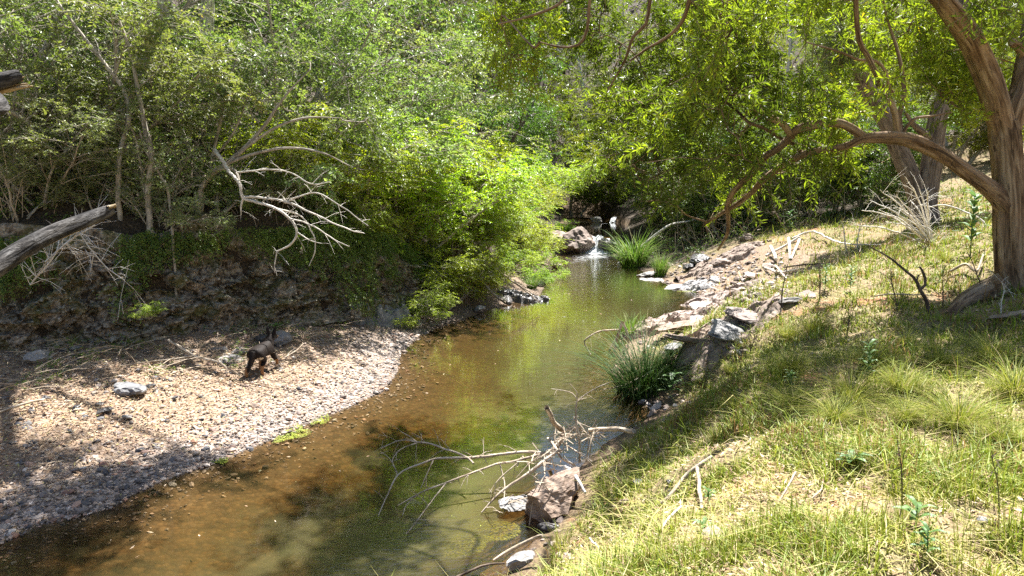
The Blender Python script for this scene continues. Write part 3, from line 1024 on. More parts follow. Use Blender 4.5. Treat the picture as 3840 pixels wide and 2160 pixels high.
def scatter_stones(name, P, S, label, seed, mat='pebble', sub=1, flat=0.55):
    rg = np.random.default_rng(seed)
    mb = MB()
    for v in range(7):
        V, F = rock_mesh(300 + seed + v, sub, 10, (1, 0.8, flat), 0.05)
        sel = np.where(np.arange(len(P)) % 7 == v)[0]
        k = len(sel)
        if k == 0:
            continue
        a = rg.random(k) * 6.283
        ca, sa = np.cos(a), np.sin(a)
        tx = rg.normal(0, 0.25, k)
        Rz = np.zeros((k, 3, 3))
        Rz[:, 0, 0], Rz[:, 0, 1], Rz[:, 1, 0], Rz[:, 1, 1], Rz[:, 2, 2] = ca, -sa, sa, ca, 1
        Rz[:, 2, 0] = tx
        W_ = np.einsum('kij,vj->kvi', Rz, V) * S[sel][:, None, None] + P[sel][:, None]
        FF = (np.arange(k)[:, None, None] * len(V) + F[None]).reshape(-1, 3)
        mb.add(W_.reshape(-1, 3), FF, np.repeat(rg.random(k), len(F)))
    o = mb.build(name, M[mat], smooth=False)
    tag(o, label, name, kind='stuff')


rubble()


def pebbles():
    rg = np.random.default_rng(5)
    n = 62000
    r = np.exp(rg.uniform(math.log(6.0), math.log(19), n))
    th = np.radians(rg.uniform(-45, -2, n))
    x, y = np.sin(th) * r, np.cos(th) * r
    z, w = zones(x, y)
    dens = np.clip(1.1 - 0.5 * w['dl'], 0.2, 1) * (w['beach'] > 0.2)
    shal = (w['inw'] & w['left'] & (w['dl'] < 0.8)) * (0.35 - 0.4 * w['dl'])
    p = np.maximum(dens, shal)
    k = rg.random(n) < p
    x, y, z = x[k], y[k], z[k]
    s = np.exp(rg.normal(-4.0, 0.42, k.sum())) * (0.6 + 0.042 * np.hypot(x, y))
    s = np.clip(s, 0.009, 0.085)
    scatter_stones('pebbles', np.stack([x, y, z + s * 0.22], -1), s, 'river pebbles covering the left beach', 50)


pebbles()


def ledge(px, py, rx, ry, rz, hmax, mat, label, seed, fr=2.4):
    """a fractured bedrock shelf lying on the bank"""
    c = tp(px, py)
    n = 90
    u, v = np.meshgrid(np.linspace(-1.15, 1.15, n), np.linspace(-1.15, 1.15, n))
    ca, sa = math.cos(rz), math.sin(rz)
    x = c[0] + ca * u * rx - sa * v * ry
    y = c[1] + sa * u * rx + ca * v * ry
    P = np.stack([x, y, 0 * x], -1)
    m = 1 - np.sqrt(u ** 2 + v ** 2) + 0.35 * vnoise(P * 1.6, seed) + 0.15 * blocks(P * 2.2, seed)
    z, _ = zones(x.ravel(), y.ravel())
    zs = z.reshape(n, n)
    k = np.ones(9) / 9
    h = hmax * sm(m / 0.28) * (0.75 + 0.25 * np.clip(m, 0, 1))
    q = P + 0.10 * fbm(P * 2, 2, seed)[..., None]
    Z = np.maximum(zs, -0.25) + h + sm(m / 0.2) * (0.30 * hmax + 0.04) * (1.3 * blocks(q * fr, seed + 3) + 0.6 * blocks(q * fr * 2.3, seed + 5) + 0.25 * fbm(P * 9, 3, seed)) - 0.12 * (m < 0.04)
    idx = np.arange(n * n).reshape(n, n)
    F = np.stack([idx[:-1, :-1], idx[:-1, 1:], idx[1:, 1:], idx[1:, :-1]], -1).reshape(-1, 4)
    F = F[(m.ravel()[F] > -0.08).all(1)]
    mb = MB()
    V = np.stack([x, y, Z], -1).reshape(-1, 3) - c
    mb.add(V, F)
    o = mb.build('bedrock_ledge', M[mat])
    o.location = [float(t) for t in c]
    tag(o, label, 'rock ledge')


ledge(668, 327, 1.5, 0.75, 0.35, 0.20, 'rock_pink', 'broad fractured pinkish bedrock shelf sloping into the water on the right', 201)
ledge(735, 336, 1.0, 0.42, 0.45, 0.09, 'rock_brown', 'long low fractured ledge half in the tree shadow at the grass edge', 202, 3.0)
ledge(698, 346, 0.75, 0.4, 0.3, 0.15, 'rock_brown', 'shaded brown bedrock shelf behind the large dark sedge', 203, 3.2)
ledge(690, 288, 1.2, 0.7, 0.1, 0.10, 'rock_white', 'low pale shelf reaching into the shallow bay on the right', 204, 2.6)
ledge(715, 300, 1.3, 0.8, 0.5, 0.14, 'rock_pink', 'broken pinkish shelf in the rubble above the bay', 205, 2.8)
ledge(722, 262, 1.5, 0.8, 0.2, 0.16, 'rock_brown', 'brown stone step under the dead antler shaped wood', 206, 2.4)
ledge(518, 299, 1.0, 0.5, 0.2, 0.20, 'rock_dark', 'dark wet shelf under the brushwood on the left point', 207, 2.8)
ledge(372, 319, 1.2, 0.5, 0.6, 0.35, 'rock_grey', 'grey rock shelf at the right end of the cliff foot', 208, 2.4)


def beach_stones():
    rg = np.random.default_rng(15)
    P, S = [], []
    while len(P) < 260:
        p = tp(rg.uniform(0, 400), rg.uniform(330, 540))
        w = zones(p[:1], p[1:2])[1]
        if w['beach'][0] > .2 and w['inh'][0] < .5 and p[0] < -2:
            if rg.random() < (1.0 if p[0] < -4 else 0.35):
                P.append(p)
                S.append(rg.uniform(.02, .075))
    P, S = np.array(P), np.array(S)
    P[:, 2] += S * .12
    scatter_stones('pebbles', P, S, 'larger flat stones strewn over the beach', 71, 'slate', 2, .5)


M['slate'] = mat_rnd('slate_stones', [(0, (0.05, 0.05, 0.058)), (0.4, (0.11, 0.105, 0.105)), (0.7, (0.19, 0.16, 0.145)), (0.85, (0.22, 0.115, 0.08)), (1, (0.36, 0.33, 0.31))], 0.75, 0.35)
beach_stones()


def boulder_front():
    """big square-cut block by the water with a dark undercut side"""
    D = 7.55
    def q(u, v, dy):
        p = dp(341.33 + .13251 * u, 384 + .13251 * v, D + dy)
        return p
    top = [q(1400, 835, -0.12), q(1520, 735, 0.05), q(1680, 655, 0.22), q(1785, 640, 0.25), q(1785, 800, 0.02), q(1705, 975, -0.18), q(1590, 1010, -0.26), q(1535, 955, -0.24), q(1460, 850, -0.18)]
    low = [q(1395, 1010, 0.10), q(1450, 1085, 0.08), q(1590, 1075, 0.0), q(1660, 1000, 0.05), q(1400, 900, 0.25), q(1790, 800, 0.5), q(1790, 650, 0.6), q(1600, 700, 0.62)]
    bm = bmesh.new()
    for p in top + low:
        bm.verts.new(p)
    r = bmesh.ops.convex_hull(bm, input=bm.verts)
    bmesh.ops.delete(bm, geom=[g for g in r.get('geom_interior', []) if isinstance(g, bmesh.types.BMVert)], context='VERTS')
    for _ in range(4):
        bmesh.ops.subdivide_edges(bm, edges=bm.edges[:], cuts=1, use_grid_fill=True)
    bmesh.ops.triangulate(bm, faces=bm.faces[:])
    bmesh.ops.recalc_face_normals(bm, faces=bm.faces[:])
    bm.verts.ensure_lookup_table()
    V = np.array([v.co[:] for v in bm.verts])
    c = V.mean(0)
    F = np.array([[v.index for v in f.verts] for f in bm.faces])
    bm.free()
    V = V + nrm(V - c) * (0.03 * fbm(V * 4.5, 4, 3) + 0.014 * fbm(V * 19, 3, 8) - 0.12 * np.clip(0.10 - np.abs(vnoise(V * 3.0, 77)), 0, 1))[:, None]
    mb = MB()
    mb.add(V, F)
    o = mb.build('boulder', M['rock_brown'])
    tag(o, 'large angular brown block boulder at the water edge under the driftwood', 'boulder')


boulder_front()
rockpx(517, 507, 44, 'rock_grey', 'smooth grey rock in the water left of the block boulder', 2, z=0.02, asp=(1, .8, .45), sub=4)
rockpx(548, 530, 24, 'rock_dark', 'dark broken rock under the block boulder', 5, z=0.02, asp=(1, .8, .8))
rockpx(522, 563, 34, 'rock_grey', 'smooth grey rock at the water edge at bottom centre', 6, z=0.05, asp=(.8, 1.2, .6), sub=4)


# ================================================================== TREES
def grow(rg, mb, start, d, length, rad, lev, P, tips, a=0.5):
    """one branch and its children; collects spray positions in tips"""
    n = max(4, int(length / 0.28) + 2)
    p = np.array(start, float)
    d = nrm(np.array(d, float))
    pts = [p.copy()]
    st = length / (n - 1)
    for i in range(n - 1):
        d = nrm(d + rg.normal(0, P['wob'], 3) + np.array([0, 0, P['lift'][lev]]) * st)
        p = p + d * st
        pts.append(p.copy())
    pts = np.array(pts)
    r1 = rad * (0.35 if lev < P['lev'] else 0.25)
    rr = np.linspace(rad, max(r1, 0.004), n)
    tube(mb, pts, rr, (9, 6, 4, 3)[min(lev, 3)], a, rough=0.12 if lev == 0 else 0.0, seed=int(rg.integers(1e6)), cap=lev < 2)
    if lev >= P['lev']:
        k = P['tips']
        for q in range(k):
            t = 0.25 + 0.75 * (q + rg.random()) / k
            i = min(int(t * (n - 1)), n - 2)
            f = t * (n - 1) - i
            b = pts[i] * (1 - f) + pts[i + 1] * f
            dd = nrm(pts[i + 1] - pts[i])
            az = rg.random() * 6.283
            out = np.array([math.cos(az), math.sin(az), rg.normal(P['tipz'], 0.3)])
            tips.append((b, nrm(dd * 0.8 + out * P['tipspread'])))
        tips.append((pts[-1], dd))
        return
    k = P['kids'][lev]
    t0 = P['t0'][lev]
    for q in range(k):
        t = t0 + (1 - t0) * (q + rg.random()) / k
        i = min(int(t * (n - 1)), n - 2)
        f = t * (n - 1) - i
        b = pts[i] * (1 - f) + pts[i + 1] * f
        dd = nrm(pts[i + 1] - pts[i])
        az = rg.random() * 6.283
        out = np.array([math.cos(az), math.sin(az), P['outz'][lev]])
        nd = nrm(dd * P['keep'][lev] + out)
        grow(rg, mb, b, nd, length * P['ratio'][lev] * rg.uniform(0.7, 1.2), max(rr[i] * P['rrat'], 0.006), lev + 1, P, tips, a)


def make_tree(name, P, seed, leaf, bark):
    """tree template: an Empty with a trunk (limbs and twigs) and a crown of leaf sprays"""
    rg = np.random.default_rng(seed)
    root = empty(name, (0, 0, 0))
    tb, cb, tips = MB(), MB(), []
    ns = P['stems']
    for s in range(ns):
        az = 6.283 * (s + rg.random() * 0.7) / ns
        ln = P['lean'] * rg.uniform(0.5, 1.3) if ns > 1 else P['lean'] * rg.uniform(0, 1)
        d = np.array([math.cos(az) * ln, math.sin(az) * ln, 1.0])
        st = np.array([math.cos(az), math.sin(az), 0]) * (0.12 if ns > 1 else 0) + [0, 0, -0.35]
        grow(rg, tb, st, d, P['h'] * rg.uniform(0.75, 1.05), P['rad'] * rg.uniform(0.6, 1.0), 0, P, tips)
    B = np.array([t[0] for t in tips])
    D = np.array([t[1] for t in tips])
    rep = P.get('rep', 1)
    if rep > 1:
        B = np.repeat(B, rep, 0) + rg.normal(0, P['jit'], (len(B) * rep, 3))
        D = nrm(np.repeat(D, rep, 0) + rg.normal(0, 0.5, (len(D) * rep, 3)))
    keep = rg.random(len(B)) < P.get('keepf', 1.0) * 1.45
    keep &= vnoise(B * 1.25, seed + 2) + 0.5 * vnoise(B * 2.6, seed + 4) + rg.normal(0, 0.1, len(B)) > -0.12
    B, D = B[keep], D[keep]
    D[:, 2] *= P.get('zflat', 0.6)
    # clumps differ in leaf age
    br = np.clip(0.5 + 0.6 * vnoise(B * 0.9, seed) + rg.normal(0, 0.12, len(B)), 0, 1)
    sprays(cb, rg, B, D, P['spray'] * rg.uniform(0.6, 1.3, len(B)), P['nl'], P['lL'], P['lW'], P['droop'], P['flat'], br, tb)
    tb.build('trunk', M[bark], root, smooth=True)
    cb.build('crown', M[leaf], root)
    return root


P_SHRUB = dict(stems=5, lean=0.55, h=4.2, rad=0.075, lev=2, wob=0.10, lift=(-0.05, -0.10, -0.2), kids=(8, 6), t0=(0.28, 0.25), outz=(0.25, 0.1), keep=(0.7, 0.7),
               ratio=(0.46, 0.5), rrat=0.5, tips=4, tipz=-0.05, tipspread=0.9, rep=2, keepf=0.5, jit=0.10, spray=0.45, nl=12, lL=0.092, lW=0.046, droop=0.22, flat=0.5, zflat=0.5)
P_BRIGHT = dict(P_SHRUB, stems=6, lean=0.9, h=2.6, rad=0.05, lift=(-0.12, -0.2, -0.3), kids=(8, 5), spray=0.40, nl=15, rep=2, keepf=0.62, jit=0.10, lL=0.078, lW=0.038, zflat=0.35, droop=0.3, flat=0.42)
P_DARK = dict(P_SHRUB, stems=2, lean=0.25, h=6.5, rad=0.12, kids=(13, 6), t0=(0.15, 0.2), ratio=(0.34, 0.5), spray=0.5, nl=12, rep=2, keepf=0.6, jit=0.2, lL=0.12, lW=0.058, flat=0.6, droop=0.3)
P_GUM = dict(P_SHRUB, stems=1, lean=0.12, h=12, rad=0.20, lev=2, wob=0.06, lift=(0.0, 0.05, -0.12), kids=(11, 6), t0=(0.42, 0.3), outz=(0.5, 0.3), keep=(0.6, 0.6), ratio=(0.30, 0.5),
             spray=0.6, nl=13, rep=2, keepf=0.7, jit=0.25, lL=0.19, lW=0.05, droop=0.7, flat=0.6, zflat=0.8)
P_NARROW = dict(P_SHRUB, stems=2, lean=0.4, h=4.8, rad=0.10, kids=(9, 6), t0=(0.25, 0.25), ratio=(0.42, 0.5), spray=0.42, nl=18, rep=2, keepf=0.7, jit=0.15, lL=0.15, lW=0.032, droop=0.3, flat=0.6)

T = {}
for key, nm, P, sd, lf, bk in [
    ('s0', 'bank_shrub', P_SHRUB, 11, 'leaf_grey', 'bark_pale'), ('s1', 'bank_shrub', P_SHRUB, 12, 'leaf_grey', 'bark_pale'), ('s2', 'bank_shrub', dict(P_SHRUB, stems=3, h=5.4, lean=0.35, rad=0.10), 13, 'leaf_grey', 'bark_pale'),
    ('b0', 'bright_shrub', P_BRIGHT, 21, 'leaf_bright', 'bark_pale'), ('b1', 'bright_shrub', P_BRIGHT, 22, 'leaf_bright', 'bark_pale'), ('b2', 'bright_shrub', dict(P_BRIGHT, h=3.4, lean=0.6), 23, 'leaf_bright', 'bark_pale'),
    ('d0', 'dark_tree', P_DARK, 31, 'leaf_dark', 'bark_dark'), ('d1', 'dark_tree', dict(P_DARK, stems=3, lean=0.5, h=4.6), 32, 'leaf_dark', 'bark_pale'),
    ('g0', 'gum_tree', P_GUM, 41, 'leaf_gum', 'bark_gum'), ('g1', 'gum_tree', dict(P_GUM, h=10, kids=(13, 6), t0=(0.25, 0.3)), 42, 'leaf_gum', 'bark_dark'),
    ('n0', 'narrow_leaved_tree', P_NARROW, 51, 'leaf_olive', 'bark_pale'), ('n1', 'narrow_leaved_tree', dict(P_NARROW, stems=3, h=3.6), 52, 'leaf_olive', 'bark_pale'),
]:
    T[key] = [make_tree(nm, P, sd, lf, bk), False]


def plant(key, px, Y, sc, label, group, rz=None, tilt=(0, 0), z=None, cat='tree', dz=0.0):
    root, used = T[key]
    x = (px - 512) / FPX * (Y * math.cos(PITCH) + 0.0)
    p = (x, Y, (hz(x, Y) if z is None else z) + dz)
    rz = random.uniform(0, 6.28) if rz is None else rz
    if used:
        root = dup(root, p, (tilt[0], tilt[1], rz), sc, label, group)
    else:
        root.location = p
        root.rotation_euler = (tilt[0], tilt[1], rz)
        root.scale = (sc, sc, sc)
        root['label'], root['group'] = label, group
        T[key][1] = True
    root['category'] = cat
    return root


GA, GB, GC, GD, GE = 'grey green shrubs on the left bank', 'bright green shrubs along the left shore', 'dark trees of the forest edge', 'gum trees on the far slopes', 'narrow leaved trees on the right bank'
for row in [
    # left bank, above the cliff
    ('s1', 85, 14.6, 0.95, 'grey green shrub above the left end of the cliff, behind the broken dark limb', GA, None, (-0.15, 0.0)),
    ('s2', 10, 16.0, 1.05, 'tall grey green shrub with bare upright stems at the left edge', GA),
    ('s2', 140, 18.4, 1.25, 'tall grey green tree with leaning pale stems in the upper left', GA, None, (0, 0.15)),
    ('s0', 275, 18.2, 1.15, 'broad grey green shrub with layered sprays between the arching shrub and the bright shrubs', GA),
    ('s1', 335, 20.5, 1.25, 'tall yellow green shrub left of the dark gum trees', GA),
    ('s2', 60, 21.5, 1.5, 'tall pale tree behind the shrubs in the upper left corner', GA),
    ('s1', 215, 22.5, 1.5, 'tall grey green tree at the top left centre with twin white stems', GA),
    ('s0', -60, 13.5, 1.0, 'grey green shrub partly outside the left edge', GA),
    ('s1', 150, 14.3, 0.5, 'low grey green shrub on the rim of the cliff', GA),
    ('s0', 45, 13.7, 0.55, 'low shrub hanging over the rim beside the left edge', GA),
    ('s2', 300, 25.5, 1.55, 'pale tree rising behind the layered shrubs, left of centre', GA),
    ('s0', 395, 27, 1.45, 'grey green tree between the bright shrubs and the dark forest', GA),
    # bright shrubs
    ('b2', 352, 18.9, 1.15, 'bright green layered shrub nearest the cliff end', GB),
    ('b2', 405, 20.6, 1.30, 'tall bright green shrub with tiered sprays above the bank', GB),
    ('b0', 448, 20.6, 0.78, 'low bright green shrub drooping to the water edge', GB, None, (0.1, 0.1)),
    ('b1', 450, 22.6, 1.05, 'bright green shrub in the middle of the left shore', GB),
    ('b0', 478, 24.6, 0.85, 'bright yellow green shrub over the rocky left point', GB),
    ('b1', 498, 28.5, 0.85, 'bright green shrub behind the rocky point', GB),
    ('b2', 513, 33.5, 0.85, 'bright green shrub beside the far end of the pool', GB),
    ('b0', 425, 24.5, 1.35, 'bright green tree standing behind the tiered shrub', GB),
    ('b1', 562, 41.0, 0.36, 'small yellow green bush in front of the upper cascade', GB),
    ('b0', 541, 25.5, 0.32, 'tiny bright green sapling leaning over the water at the left point', GB),
    ('b1', 418, 18.0, 0.40, 'small bright sapling above the sandy tip', GB),
    # middle distance
    ('g1', 388, 31, 1.0, 'dark leaved gum tree at the top left of centre', GC),
    ('g1', 440, 37, 1.15, 'dark leaved gum tree with a tall crown behind the bright shrubs', GC),
    ('d0', 487, 38, 1.15, 'dark tree with a straight brown trunk left of the pool end', GC),
    ('d0', 430, 30, 0.95, 'dark tree in shade behind the tall bright shrub', GC),
    ('d1', 515, 47, 1.4, 'bushy dark tree above the waterfall ledge', GC),
    ('d1', 664, 38.6, 1.0, 'dark bush overhanging the right side of the waterfall', GC),
    ('n1', 575, 57, 1.7, 'yellow green tree closing the view above the upper pool', GE),
    ('d1', 682, 36, 0.95, 'dark spreading bush right of the waterfall', GC),
    ('d1', 705, 34.5, 1.1, 'dark bush on the forest edge behind the bright sedge', GC),
    ('d1', 760, 33, 1.15, 'dark bush with shaded undergrowth behind the tan boulder', GC),
    ('d0', 812, 31, 0.85, 'dark tree at the forest edge left of the forked tree', GC),
    ('d1', 868, 29, 1.0, 'dark bush behind the fan of dead sticks', GC),
    ('n0', 655, 41, 1.5, 'yellow green narrow leaved tree behind the dark bushes', GE),
    ('n1', 735, 40, 1.9, 'olive narrow leaved tree in the back of the right bank', GE),
    ('n0', 800, 36, 1.4, 'olive narrow leaved tree in sun behind the main canopy', GE),
    ('n0', 880, 36, 1.5, 'olive tree behind the forked tree', GE),
    ('n1', 955, 36, 1.5, 'olive tree on the slope between the forked tree and the paperbark', GE),
    ('n0', 552, 60, 2.0, 'sunlit yellow green tree in the middle of the far gap', GE),
    ('d0', 520, 55, 1.7, 'tall dark green tree left of the far gap', GC),
    ('n1', 612, 62, 2.2, 'yellow green tree under the pale trunk in the far gap', GE),
    ('n0', 668, 47, 1.7, 'sunny narrow leaved tree overhanging the upper pool from the right', GE),
    ('b2', 530, 44, 1.3, 'bright shrub on the left side of the upper pool', GB),
    ('b0', 517, 35.5, 0.7, 'low bright bush on the left bank just before the ledge', GB),
    ('b1', 536, 39.5, 0.62, 'low bright bush beside the left end of the ledge', GB),
    ('b2', 530, 30.5, 0.55, 'bright bush between the left point and the ledge', GB),
    ('b0', 512, 27.0, 0.55, 'low bright bush just behind the left point', GB),
    ('b1', 500, 32.0, 0.8, 'mid green bush on the left bank behind the rocky point bushes', GB),
    ('d1', 722, 31.5, 0.75, 'dark low bush on the forest edge left of the tan boulder', GC),
    ('d1', 792, 30.5, 0.8, 'dark low bush on the forest edge right of the tan boulder', GC),
    ('d1', 838, 30.0, 0.8, 'dark low bush at the back of the shaded grass', GC),
    ('d1', 690, 33.0, 0.7, 'dark low bush right behind the bright sedge', GC),
    ('d1', 985, 42, 1.2, 'dark bush far up the right slope', GC),
    ('n0', 1080, 26, 1.2, 'olive tree at the far right edge behind the paperbark', GE),
    ('g0', 578, 66, 1.5, 'tall gum with a straight pale trunk in the gap at top centre', GD),
    ('g0', 505, 62, 1.3, 'pale gum on the far slope left of the gap', GD),
    ('g0', 640, 58, 1.3, 'pale gum on the far slope right of the gap', GD),
    ('g0', 345, 38, 1.2, 'pale gum with a thin white trunk at the top, left of centre', GD),
    ('g0', 165, 30, 1.1, 'pale gum with white trunk behind the upper left shrubs', GD),
    ('g1', 250, 34, 1.2, 'dark gum behind the upper left shrubs', GC),
    ('g0', 720, 55, 1.3, 'pale gum far behind the right bank', GD),
    ('g1', 850, 50, 1.3, 'dark gum far behind the forked tree', GC),
    ('g0', 20, 30, 1.1, 'pale gum high on the slope at the left edge', GD),
]:
    plant(*row)


def forest():
    """the far wooded slopes, one mass"""
    rg = np.random.default_rng(77)
    n = 420
    x = rg.uniform(-60, 70, n)
    y = rg.uniform(30, 105, n)
    ok = (np.hypot(x, y) > 44) & ((np.abs(x - 5) > 4) | (y > 60)) & (np.abs(np.arctan2(x, y)) < 0.85)
    x, y = x[ok], y[ok]
    z, _ = zones(x, y)
    n = len(x)
    hgt = rg.uniform(6, 13, n)
    tb, cb = MB(), MB()
    A = np.stack([x, y, z - 0.3], -1)
    B = A + np.stack([rg.normal(0, 0.6, n), rg.normal(0, 0.6, n), hgt], -1)
    twigs(tb, A, B, rg.uniform(0.10, 0.2, n), 0.05, m=1)
    kk = 42
    cen = A[:, None] + np.stack([rg.normal(0, 1.5, (n, kk)), rg.normal(0, 1.5, (n, kk)), hgt[:, None] * (0.22 + 0.85 * rg.random((n, kk)))], -1)
    cen = cen.reshape(-1, 3)
    br = np.clip(np.repeat(rg.random(n), kk) * 0.6 + 0.4 * rg.random(len(cen)), 0, 1)
    d = nrm(rg.normal(0, 1, cen.shape) + [0, 0, -0.2])
    sprays(tb, rg, cen, d, 1.5, 14, 0.34, 0.14, 0.35, 0.6, br)
    o = tb.build('background_forest', [M['leaf_far'], M['bark_gum']])
    tag(o, 'far wooded slopes behind the creek', 'forest', kind='stuff')


forest()


def undergrowth():
    """ground cover and saplings of the left slope, the cliff rim and the right forest floor"""
    rg = np.random.default_rng(78)
    n = 34000
    r = np.exp(rg.uniform(math.log(8), math.log(42), n))
    th = np.radians(rg.uniform(-44, 40, n))
    x, y = np.sin(th) * r, np.cos(th) * r
    z, w = zones(x, y)
    P = np.stack([x, y, z], -1)
    cl = fbm(P * 0.8, 3, 61)
    hillp = w['inh'] & (cl > -0.15) & (w['dc'] > 0.5)
    rightp = (~w['inw'] & ~w['left'] & (y > 27.8 - 0.12 * (x - 6)) & (x < 17) & (cl > -0.5) & (w['dr'] > 1.2))
    k = hillp | rightp
    P = P[k]
    m = len(P)
    hgt = np.abs(rg.normal(0, 0.32, m))
    P[:, 2] += hgt * 1.1
    az = rg.random(m) * 6.283
    d = np.stack([np.cos(az), np.sin(az), rg.normal(0.1, 0.35, m)], -1)
    mb = MB()
    sc = np.clip(r[k] / 22, 0.6, 1.4)
    br = np.clip(0.5 + 0.7 * vnoise(P * 0.7, 8), 0, 1)
    for q in range(4):
        s = np.arange(m) % 4 == q
        f = np.median(sc[s]) if q < 0 else 1.0
        sprays(mb, rg, P[s], d[s], 0.4 * sc[s], 9, 0.075, 0.036, 0.35, 0.45, br[s])
    # hanging creeper on the rim and face of the cliff
    C, N, h = CLIFF_C, CLIFF_N, CLIFF_H
    NC = 9000
    i = rg.integers(0, len(C), NC)
    v = rg.beta(1.5, 0.75, NC)
    pp = np.stack([C[i, 0] - N[i, 0] * 0.08, C[i, 1] - N[i, 1] * 0.08, 0.4 + (h[i] + 0.25) * v], -1) + np.column_stack([N[i] * (0.65 * v - 0.22)[:, None], np.zeros(NC)])
    g = fbm(pp * np.array([0.9, 0.9, 0.35]), 3, 63) + 0.95 * (v - 0.52)
    pp = pp[g > 0.17]
    m2 = len(pp)
    pp = pp - np.array([0.55, -0.42, 0])[None] * -1 * rg.uniform(0.0, 0.25, (m2, 1))
    dd = np.stack([rg.normal(0.35, 0.5, m2), rg.normal(-0.3, 0.5, m2), rg.normal(-0.5, 0.4, m2)], -1)
    sprays(mb, rg, pp, dd, 0.28, 10, 0.05, 0.024, 0.4, 0.4)
    nn_ = 5200
    r3 = np.exp(rg.uniform(math.log(8), math.log(18), nn_))
    t3 = np.radians(rg.uniform(-44, -12, nn_))
    x3, y3 = np.sin(t3) * r3, np.cos(t3) * r3
    z3, w3 = zones(x3, y3)
    p3 = np.stack([x3, y3, z3 + 0.03], -1)
    g3 = fbm(p3 * 1.1, 3, 66)
    k3 = (~w3['inw']) & w3['left'] & (~w3['inh']) & (w3['dc'] < 1.7 + 0.8 * g3) & (g3 > -0.12 - 0.08 * (x3 + 5)) & (x3 < -3.6)
    p3 = p3[k3]
    a3 = rg.random(len(p3)) * 6.283
    p3[:, 2] += np.abs(rg.normal(0, 0.06, len(p3)))
    sprays(mb, rg, p3, np.stack([np.cos(a3), np.sin(a3), rg.uniform(0.1, 1.0, len(p3))], -1), 0.16, 7, 0.04, 0.02, 0.3, 0.5)
    o = mb.build('undergrowth', M['leaf_vine'])
    tag(o, 'leafy undergrowth and creepers on the slopes', 'undergrowth', kind='stuff')
    # bare stems and sticks of the undergrowth
    tb = MB()
    idx = rg.choice(m, 3800)
    A = P[idx].copy()
    A[:, 2] -= 0.3
    B = A + np.stack([rg.normal(0, 0.45, len(idx)), rg.normal(0, 0.45, len(idx)), np.abs(rg.normal(0.5, 0.5, len(idx)))], -1)
    twigs(tb, A, B, 0.009, 0.004, 0.06)
    kk = rg.choice(len(p3), min(170, len(p3)))
    A = p3[kk]
    a4 = rg.random(len(kk)) * 6.283
    L4 = rg.uniform(0.15, 0.8, len(kk))
    twigs(tb, A, A + np.stack([np.cos(a4) * L4, np.sin(a4) * L4, rg.uniform(0, 0.15, len(kk))], -1), 0.008, 0.004, 0.04)
    o = tb.build('dry_sticks', M['dead_tan'])
    tag(o, 'thin bare sticks standing among the undergrowth', 'undergrowth', kind='stuff')


undergrowth()


# ================================================================== TREES TRACED ONE BY ONE
def limb(mb, rows, sides=10, rough=0.10, seed=1, a=0.5, nodes=None, step=0.10, cap=True, rf=(6, 1.2)):
    """rows of (px, py, distance, radius in px): a limb at its own distance and real thickness"""
    P = []
    for (px, py, Y, rp) in rows:
        p = dp(px, py, Y)
        P.append([*p, rp * Y / FPX])
    S = spline(np.array(P), step=step)
    tube(mb, S[:, :3], np.maximum(S[:, 3], 0.003), sides, a, rough, seed, cap, rfreq=rf)
    if nodes is not None:
        nodes.append(S[:, :3])
    return S


def limbw(mb, rows, sides=10, rough=0.08, seed=1, nodes=None, step=0.15):
    S = spline(np.array(rows, float), step=step)
    tube(mb, S[:, :3], np.maximum(S[:, 3], 0.004), sides, 0.5, rough, seed)
    if nodes is not None:
        nodes.append(S[:, :3])


def nearest(Q, N):
    out = np.empty(len(Q), int)
    for i in range(0, len(Q), 400):
        d = ((Q[i:i + 400, None] - N[None]) ** 2).sum(-1)
        out[i:i + 400] = d.argmin(1)
    return out


def cluster_crown(rg, tb, cb, nodes, C, hubs, per, length, n, lL, lW, droop, flat, seed, rhub=0.016):
    """twigs reach every leaf cluster from the nearest limb, through hub branches"""
    N = np.concatenate(nodes)
    h = rg.permutation(len(C))[:hubs]
    dist = np.linalg.norm(C[h] - N[nearest(C[h], N)], axis=1)
    for q in h[np.argsort(dist)]:
        j = nearest(C[q][None], N)[0]
        a, b = N[j], C[q]
        L = np.linalg.norm(b - a)
        if L < 0.15:
            continue
        m1 = a * 0.66 + b * 0.34 + rg.normal(0, 0.09, 3) * L + [0, 0, 0.06 * L]
        m2 = a * 0.33 + b * 0.67 + rg.normal(0, 0.09, 3) * L + [0, 0, 0.08 * L]
        S = spline(np.array([a, m1, m2, b]), n=5)
        r0 = min(rhub * (0.55 + 0.4 * L), 0.05)
        tube(tb, S, np.linspace(r0, 0.006, len(S)), 5, 0.5, 0, 1, cap=False)
        N = np.vstack([N, S[1:]])
    j = nearest(C, N)
    twigs(tb, N[j], C, 0.007, 0.004, 0.05)
    B = np.repeat(C, per, 0) + rg.normal(0, 0.09, (len(C) * per, 3))
    D = nrm(np.repeat(nrm(C - N[j] + 1e-4), per, 0) * 0.5 + rg.normal(0, 0.7, (len(C) * per, 3)))
    br = np.clip(0.5 + 0.7 * vnoise(B * 0.8, seed) + rg.normal(0, 0.12, len(B)), 0, 1)
    sprays(cb, rg, B, D, length * rg.uniform(0.6, 1.3, len(B)), n, lL, lW, droop, flat, br, tb)


def pxbox(rg, n, x0, x1, y0, y1, Y0, Y1, thr=-9, fr=0.8, seed=3):
    out = []
    while len(out) < n:
        p = dp(rg.uniform(x0, x1), rg.uniform(y0, y1), rg.uniform(Y0, Y1))
        if vnoise(p[None] * fr, seed)[0] > thr:
            out.append(p)
    return np.array(out)


def wbox(rg, n, lo, hi, thr=-9, fr=0.8, seed=3):
    out = []
    while len(out) < n:
        p = rg.uniform(lo, hi)
        if vnoise(p[None] * fr, seed)[0] > thr:
            out.append(p)
    return np.array(out)


